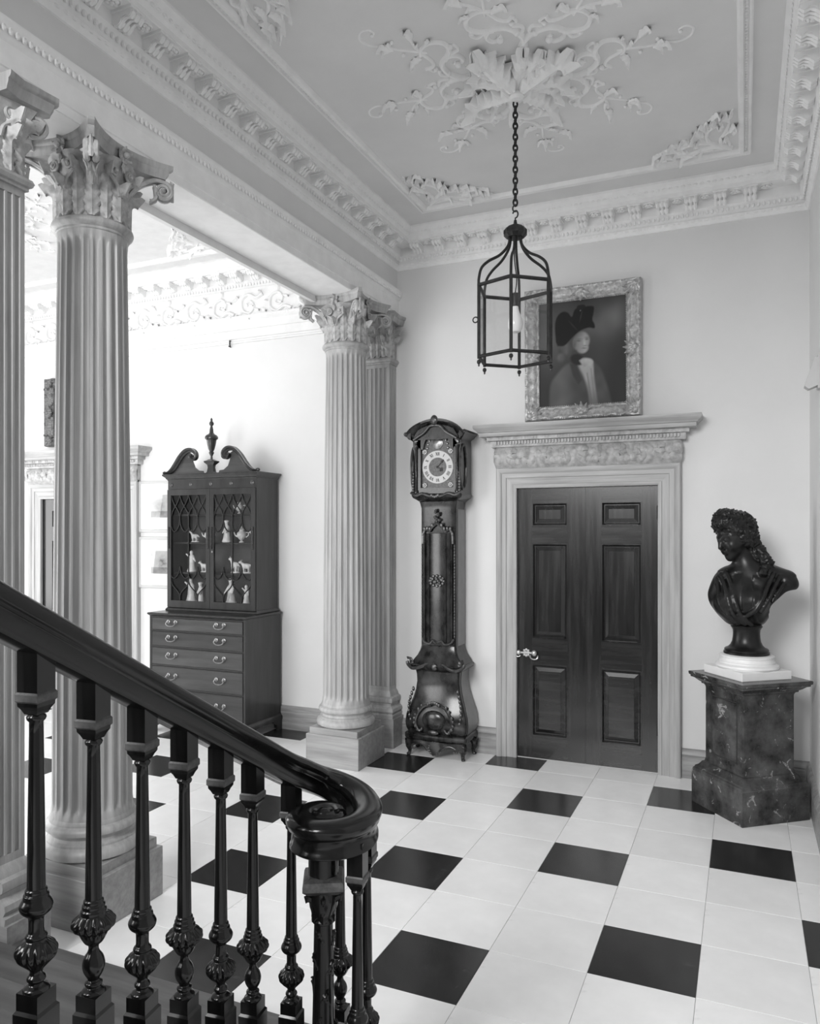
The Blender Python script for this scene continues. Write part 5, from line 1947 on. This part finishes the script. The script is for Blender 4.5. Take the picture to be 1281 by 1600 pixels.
R = .232
ZT, ZBt = 3.395, 2.975
for k in range(6):
    build('corner_post', MB().tube([LP(k, R, ZBt - .012), LP(k, R, ZT + .01)], .010, 8), 'iron', lan)
    build('top_rail', MB().tube([LP(k, R, ZT), LP(k + 1, R, ZT)], .011, 6), 'iron', lan)
    build('bottom_rail', MB().tube([LP(k, R, ZBt), LP(k + 1, R, ZBt)], .010, 6), 'iron', lan)
    pts = catmull([LP(k, R, ZT), LP(k, R * 1.0, ZT + .035), LP(k, R * .93, ZT + .10), LP(k, R * .74, ZT + .145), LP(k, R * .42, ZT + .19), LP(k, R * .20, ZT + .25), LP(k, R * .14, ZT + .32)], 6)
    build('crown_rod', MB().tube(pts, .0085, 8), 'iron', lan)
    p = LP(k, R, ZBt - .02)
    build('finial', MB().ball((p[0], p[1], p[2] - .012), (.013, .013, .014), 8, 6).ball((p[0], p[1], p[2] - .03), (.006, .006, .01), 6, 4), 'iron', lan)
    a, b = LP(k, R, 0), LP(k + 1, R, 0)
    q0, q1 = Vector((a[0], a[1], ZBt + .006 + O)), Vector((b[0], b[1], ZBt + .006 + O))
    hgt = Vector((0, 0, ZT - ZBt - .012))
    nn = (q1 - q0).cross(hgt).normalized() * .0015
    build('pane', MB().loft([[tuple(q0 - nn), tuple(q1 - nn), tuple(q1 + nn), tuple(q0 + nn)], [tuple(q0 - nn + hgt), tuple(q1 - nn + hgt), tuple(q1 + nn + hgt), tuple(q0 + nn + hgt)]]), 'pane_glass', lan, ang=0)
build('canopy', MB().lathe([(.02, 3.69 + O), (.05, 3.695 + O, .05), (.066, 3.715 + O, .08), (.066, 3.735 + O, .08), (.05, 3.757 + O, .05), (.03, 3.768 + O), (.012, 3.775 + O), (.008, 3.80 + O), (.001, 3.805 + O)], 36, 12), 'iron', lan)
build('latch_ring', MB().tube([(LP(5, R, 0)[0] + .0 + .016 * math.cos(t) - .018, LP(5, R, 0)[1] - .008, 3.19 + O + .016 * math.sin(t)) for t in np.linspace(0, 2 * PI, 13)], .004, 6), 'iron', lan)
bulb = build('bulb', MB().lathe([(.018, 3.29 + O), (.02, 3.27 + O), (.026, 3.25 + O), (.04, 3.215 + O), (.046, 3.185 + O), (.042, 3.155 + O), (.028, 3.135 + O), (.003, 3.128 + O)], 20), 'bulb_glass', lan)
build('bulb_holder', MB().lathe([(.006, 3.37 + O), (.02, 3.365 + O), (.022, 3.345 + O), (.024, 3.29 + O), (.018, 3.285 + O)], 16), 'iron', lan)
build('flex', MB().tube(catmull([(0, 0, 3.37 + O), (.008, 0, 3.45 + O), (-.006, 0, 3.58 + O), (0, 0, 3.70 + O)], 6), .004, 6), 'iron', lan)
# hook and chain
build('hook', MB().tube([(0, 0, 3.80 + O)] + [(.016 * math.sin(t), .0, 3.835 + O - .022 * math.cos(t)) for t in np.linspace(0, 4.4, 14)], .0048, 6).tube([(-.016 * math.sin(t), 0, 3.872 + O + .02 * math.cos(t)) for t in np.linspace(-.6, 3.9, 14)], .0048, 6), 'iron', lan)
lk = MB().tube([(.0125 * math.cos(t), 0, .021 * math.sin(t)) for t in np.linspace(0, 2 * PI, 13)], .0058, 6, cap=False).mesh('chain_link', 'iron')
z = 3.905
k = 0
while z < 4.52:
    put('chain_link', lk, lan, (0, 0, z + O), (0, 0, PI / 2 * (k % 2) + .6))
    z += .0325
    k += 1

# ================================================================== PICTURES


def paint_mesh(w, h_, nx, nz, fn):
    me = bpy.data.meshes.new('canvas')
    v = [(-w / 2 + w * i / nx, 0, -h_ / 2 + h_ * j / nz) for j in range(nz + 1) for i in range(nx + 1)]
    f = [(j * (nx + 1) + i, j * (nx + 1) + i + 1, (j + 1) * (nx + 1) + i + 1, (j + 1) * (nx + 1) + i) for j in range(nz) for i in range(nx)]
    n0 = len(v)
    # back of the canvas so that it has thickness
    v += [(-w / 2, .015, -h_ / 2), (w / 2, .015, -h_ / 2), (w / 2, .015, h_ / 2), (-w / 2, .015, h_ / 2)]
    f += [(n0 + 3, n0 + 2, n0 + 1, n0)]
    me.from_pydata(v, [], f)
    at = me.color_attributes.new('paint', 'FLOAT_COLOR', 'POINT')
    u = np.array([(i / nx, 1 - j / nz) for j in range(nz + 1) for i in range(nx + 1)])
    c = fn(u[:, 0], u[:, 1])
    c = np.concatenate([np.clip(c, 0, 1), np.full(4, .1)])
    at.data.foreach_set('color', np.stack([c, c, c, np.ones_like(c)], 1).astype(np.float32).ravel())
    me.materials.append(MATS['painted_canvas'])
    return me


_pw = rng.rand(40, 4)


def pnoise(u, v, s=1.0):
    r = 0
    for a, b, c, d in _pw[:24]:
        fr = (1 + 7 * d) * s
        r = r + np.sin(2 * PI * (u * fr * (a - .5) * 2 + v * fr * (b - .5) * 2 + c)) / (1 + 3 * d)
    return r / 6


def soft(d, w=.012):
    return np.clip(.5 - d / w, 0, 1)


def e2(u, v, cx, cy, rx, ry, rot=0.0):
    c, s = math.cos(rot), math.sin(rot)
    x, y = (u - cx) * c + (v - cy) * 1.21 * s, -(u - cx) * s + (v - cy) * 1.21 * c
    return (np.sqrt((x / rx) ** 2 + (y / ry) ** 2) - 1) * min(rx, ry)


def poly(u, v, P):
    P = np.array(P)
    d = np.full(u.shape, 1e9)
    ins = np.zeros(u.shape, bool)
    n_ = len(P)
    for i in range(n_):
        a, b = P[i], P[(i + 1) % n_]
        e = b - a
        t = np.clip(((u - a[0]) * e[0] + (v - a[1]) * e[1]) / (e @ e), 0, 1)
        d = np.minimum(d, np.hypot(u - a[0] - t * e[0], v - a[1] - t * e[1]))
        cond = ((a[1] > v) != (b[1] > v)) & (u < (b[0] - a[0]) * (v - a[1]) / (b[1] - a[1] + 1e-12) + a[0])
        ins ^= cond
    return np.where(ins, -d, d)


def portrait(u, v):
    c = .042 + .018 * pnoise(u, v, .6)
    cl = np.exp(-(((u - .80) / .3) ** 2 + ((v - .22) / .16) ** 2))
    c = c + .085 * cl * (1 + .8 * pnoise(u + .3, v, .8))
    c = c + .05 * np.exp(-(((u - .12) / .2) ** 2 + ((v - .3) / .3) ** 2))
    def over(d, val, w=.014):
        nonlocal c
        a = soft(d, w)
        c = c * (1 - a) + val * a
    # coat, lapel and waistcoat
    over(poly(u, v, catmull([(.12, 1.02), (.13, .80), (.20, .70), (.33, .60), (.44, .62), (.60, .66), (.70, .80), (.80, 1.02)], 4)), 0.075 + .025 * pnoise(u, v, 1.3) + .035 * np.exp(-((u - .25) / .12) ** 2), .03)
    over(poly(u, v, catmull([(.45, .60), (.55, .575), (.625, .60), (.635, .72), (.655, .86), (.685, 1.03), (.60, 1.03), (.565, .86), (.525, .74), (.48, .66)], 4)), .36 - .17 * np.clip((v - .66) / .3, 0, 1) + .07 * pnoise(u, v, 1.6), .03)
    over(poly(u, v, [(.36, .60), (.43, .60), (.50, .76), (.46, .80), (.40, .72)]), .045, .02)
    over(poly(u, v, catmull([(.635, .60), (.70, .66), (.77, .80), (.83, 1.03), (.70, 1.03), (.665, .84), (.645, .70)], 4)), .085 + .03 * pnoise(u, v, 1.5), .03)
    over(poly(u, v, [(.555, .70), (.562, .70), (.615, 1.0), (.605, 1.0)]), .13, .02)
    over(poly(u, v, [(.60, .66), (.605, .66), (.645, .95), (.635, .95)]), .17, .02)
    # neckcloth
    over(e2(u, v, .45, .565, .085, .06, .5), .02, .02)
    over(poly(u, v, catmull([(.47, .575), (.52, .555), (.60, .57), (.625, .60), (.60, .635), (.56, .625), (.53, .645), (.50, .615)], 4)), .40 + .10 * pnoise(u, v, 3.0), .02)
    # hair and face
    over(e2(u, v, .30, .47, .07, .085, .2), .10 + .06 * pnoise(u, v, 2.2), .05)
    over(e2(u, v, .255, .53, .05, .05, .5), .09 + .05 * pnoise(u, v, 2.6), .04)
    face = np.minimum(e2(u, v, .49, .395, .098, .11, .15), e2(u, v, .505, .455, .07, .065, .2))
    fx = np.clip((u - .39) / .2, 0, 1)
    sh = .11 + .30 * fx * (1 - .55 * np.clip((fx - .72) / .28, 0, 1)) + .03 * pnoise(u, v, 1.4) - .08 * np.clip((.37 - v) / .06, 0, 1)
    over(face, sh, .022)
    over(e2(u, v, .462, .388, .020, .007, .12), .075, .016)
    over(e2(u, v, .556, .380, .015, .007, .12), .085, .016)
    over(e2(u, v, .465, .371, .026, .005, .1), .12, .014)
    over(e2(u, v, .556, .364, .018, .005, .1), .12, .014)
    over(e2(u, v, .530, .418, .009, .028, -.12), .44, .02)
    over(e2(u, v, .536, .440, .018, .006, .0), .17, .012)
    over(e2(u, v, .525, .462, .024, .006, .06), .14, .010)
    over(e2(u, v, .523, .475, .018, .004, .06), .33, .010)
    over(e2(u, v, .415, .425, .014, .035, .2), .10, .03)
    # cocked hat
    over(poly(u, v, catmull([(.20, .38), (.19, .22), (.22, .135), (.28, .098), (.34, .11), (.385, .155), (.41, .105), (.44, .08), (.52, .072), (.63, .078), (.633, .14), (.62, .20), (.645, .25), (.64, .285), (.57, .275), (.47, .30), (.38, .36), (.30, .42), (.22, .42)], 4)), .010, .014)
    over(poly(u, v, catmull([(.44, .09), (.455, .055), (.53, .055), (.54, .085), (.50, .10)], 3)), .014, .012)
    over(e2(u, v, .49, .16, .006, .05, .25), .035, .008)
    over(e2(u, v, .40, .24, .006, .06, -.7), .03, .01)
    over(e2(u, v, .485, .105, .006, .006, 0), .2, .006)
    return c


FRP = [(0, .0), (0, .03), (.006, .036), (.014, .03), (.022, .032), (.03, .045), (.05, .056), (.075, .058), (.088, .07), (.10, .078), (.115, .074), (.122, .055), (.124, .0)]


def make_frame(t, w, h_, fw_, m_, carve=.006, seed=1):
    sc = fw_ / .124
    r_ = np.random.RandomState(seed)
    ph = r_.rand(20) * 6
    def jit(s_, k, n_):
        if k in (0, 1, n_ - 1):
            return (0, 0)
        a = carve * (.5 + .5 * math.sin(k * 1.7))
        return (a * .6 * math.sin(s_ * 55 + ph[k]), a * (math.sin(s_ * 70 + ph[k + 1]) + .7 * math.sin(s_ * 123 + ph[k + 2])))
    mb = mould([(w / 2, -h_ / 2), (-w / 2, -h_ / 2), (-w / 2, h_ / 2), (w / 2, h_ / 2)], [(o * sc, c * sc) for o, c in FRP], True, lambda a, b, c: (a, -c, b), step=.016, jit=jit)
    f = build('frame', mb, m_, t, ang=55)
    bd = MB()
    W2, H2 = w / 2 - .004, h_ / 2 - .004
    bead = MB().ball((0, 0, 0), .0055 * sc, 6, 4)
    for (a, b) in [((-W2, -H2), (W2, -H2)), ((W2, -H2), (W2, H2)), ((W2, H2), (-W2, H2)), ((-W2, H2), (-W2, -H2))]:
        for e in (0.006, .112 * sc):
            k = int(math.hypot(b[0] - a[0], b[1] - a[1]) / .018)
            for q in range(k):
                tt = (q + .5) / k
                x, z_ = a[0] + (b[0] - a[0]) * tt, a[1] + (b[1] - a[1]) * tt
                x += e * (1 if a[0] == b[0] == W2 else -1 if a[0] == b[0] else 0)
                z_ += e * (1 if a[1] == b[1] == H2 else -1 if a[1] == b[1] else 0)
                bd.join(bead, TR(x, -(.036 if e < .02 else .078) * sc, z_))
    tag(build('bead_course', bd, m_, f), kind='stuff')
    orn = MB()
    for k in range(5):
        orn.join(leaf(.10 * sc, .055 * sc, -.2, .8, 3, .005, 9, 7, 1.5), RY((-1.1 + k * .55)) @ TR(0, -.02, .0))
    orn.ball((0, -.018, 0), (.03 * sc, .02, .03 * sc), 8, 6)
    om = orn.mesh('corner_cartouche', m_)
    for (sx, sz) in [(-1, -1), (1, -1), (1, 1), (-1, 1)]:
        put('corner_cartouche', om, f, (sx * (w / 2 + fw_ * .62), -.052 * sc, sz * (h_ / 2 + fw_ * .62)), (0, math.atan2(-sx, -sz), 0))
    for (x, z_, a) in [(0, h_ / 2 + fw_ * .6, PI), (0, -h_ / 2 - fw_ * .6, 0), (w / 2 + fw_ * .6, 0, -PI / 2), (-w / 2 - fw_ * .6, 0, PI / 2)]:
        put('centre_cartouche', om, f, (x, -.052 * sc, z_), (0, a, 0), (.9, .9, .9))
    return f


pic = empty('painting', (-1.236, WY - .012, 3.437))
tag(pic, 'gilt-framed portrait of a person in a black cocked hat above the door', 'painting')
pic.rotation_euler = (math.radians(1.2), 0, 0)
put('canvas', paint_mesh(.726, .878, 150, 180, portrait), pic, (0, -.022, 0))
make_frame(pic, .716, .868, .122, 'gilt')


def dark_land(u, v):
    return .06 + .04 * pnoise(u, v, .7) + .10 * np.exp(-((v - .25) / .2) ** 2)


pic = empty('painting', (-6.83, WY - .012, 3.31))
tag(pic, 'dark-framed painting above the far door, half hidden by the column', 'painting')
put('canvas', paint_mesh(.86, .56, 60, 40, dark_land), pic, (0, -.022, 0))
make_frame(pic, .85, .55, .115, 'gilt_dark', .01, 4)


def land_print(sd_):
    def fn(u, v):
        c = np.full(u.shape, .80)
        ins = (u > .26) & (u < .78) & (v > .25) & (v < .74)
        uu, vv = (u - .26) / .52, (v - .25) / .49
        g = .50 + .08 * pnoise(uu + sd_, vv, 1.4) - .22 * (vv > .72) - .28 * np.exp(-(((uu - .38 - sd_ * .1) / .2) ** 2 + ((vv - .5) / .28) ** 2)) * (1 + pnoise(uu, vv + sd_, 3) * .8)
        return np.where(ins, g, c)
    return fn


for (zc, lab, sdv) in [(2.213, 'upper pale-framed landscape print on the wall left of the bookcase', 0.), (1.613, 'lower pale-framed landscape print on the wall left of the bookcase', 1.3)]:
    p = empty('framed_print', (-5.70, WY - .002, zc))
    tag(p, lab, 'print', 'pair of framed prints')
    put('print_sheet', paint_mesh(.60, .505, 80, 66, land_print(sdv)), p, (0, -.017, 0))
    build('frame', mould([(.30, -.2525), (-.30, -.2525), (-.30, .2525), (.30, .2525)], [(-.012, .005), (-.012, .014), (0, .026), (.008, .028), (.022, .022), (.026, .0)], True, lambda a, b, c: (a, -c, b)), 'print_frame', p)
    gl = MB().box(-.30, .30, -.021, -.019, -.2525, .2525)
    build('pane', gl, 'pane_glass', p, ang=0)

# slanting picture corner on the right wall
pic = empty('wall_bracket', (XR, 5.60, 2.87))
tag(pic, 'pale wall bracket at the right edge high above the bust', 'bracket')
build('back_plate', MB().bbox(-.015, 0, -.05, .05, .0, .22, .003), 'print_frame', pic, ang=20)
build('shade', MB().prism([(0, .02), (-.05, .0), (-.075, .02), (-.02, .2), (0, .2)], -.045, .045, lambda p, q, a: (p - .015, a, q)), 'print_frame', pic, ang=20)
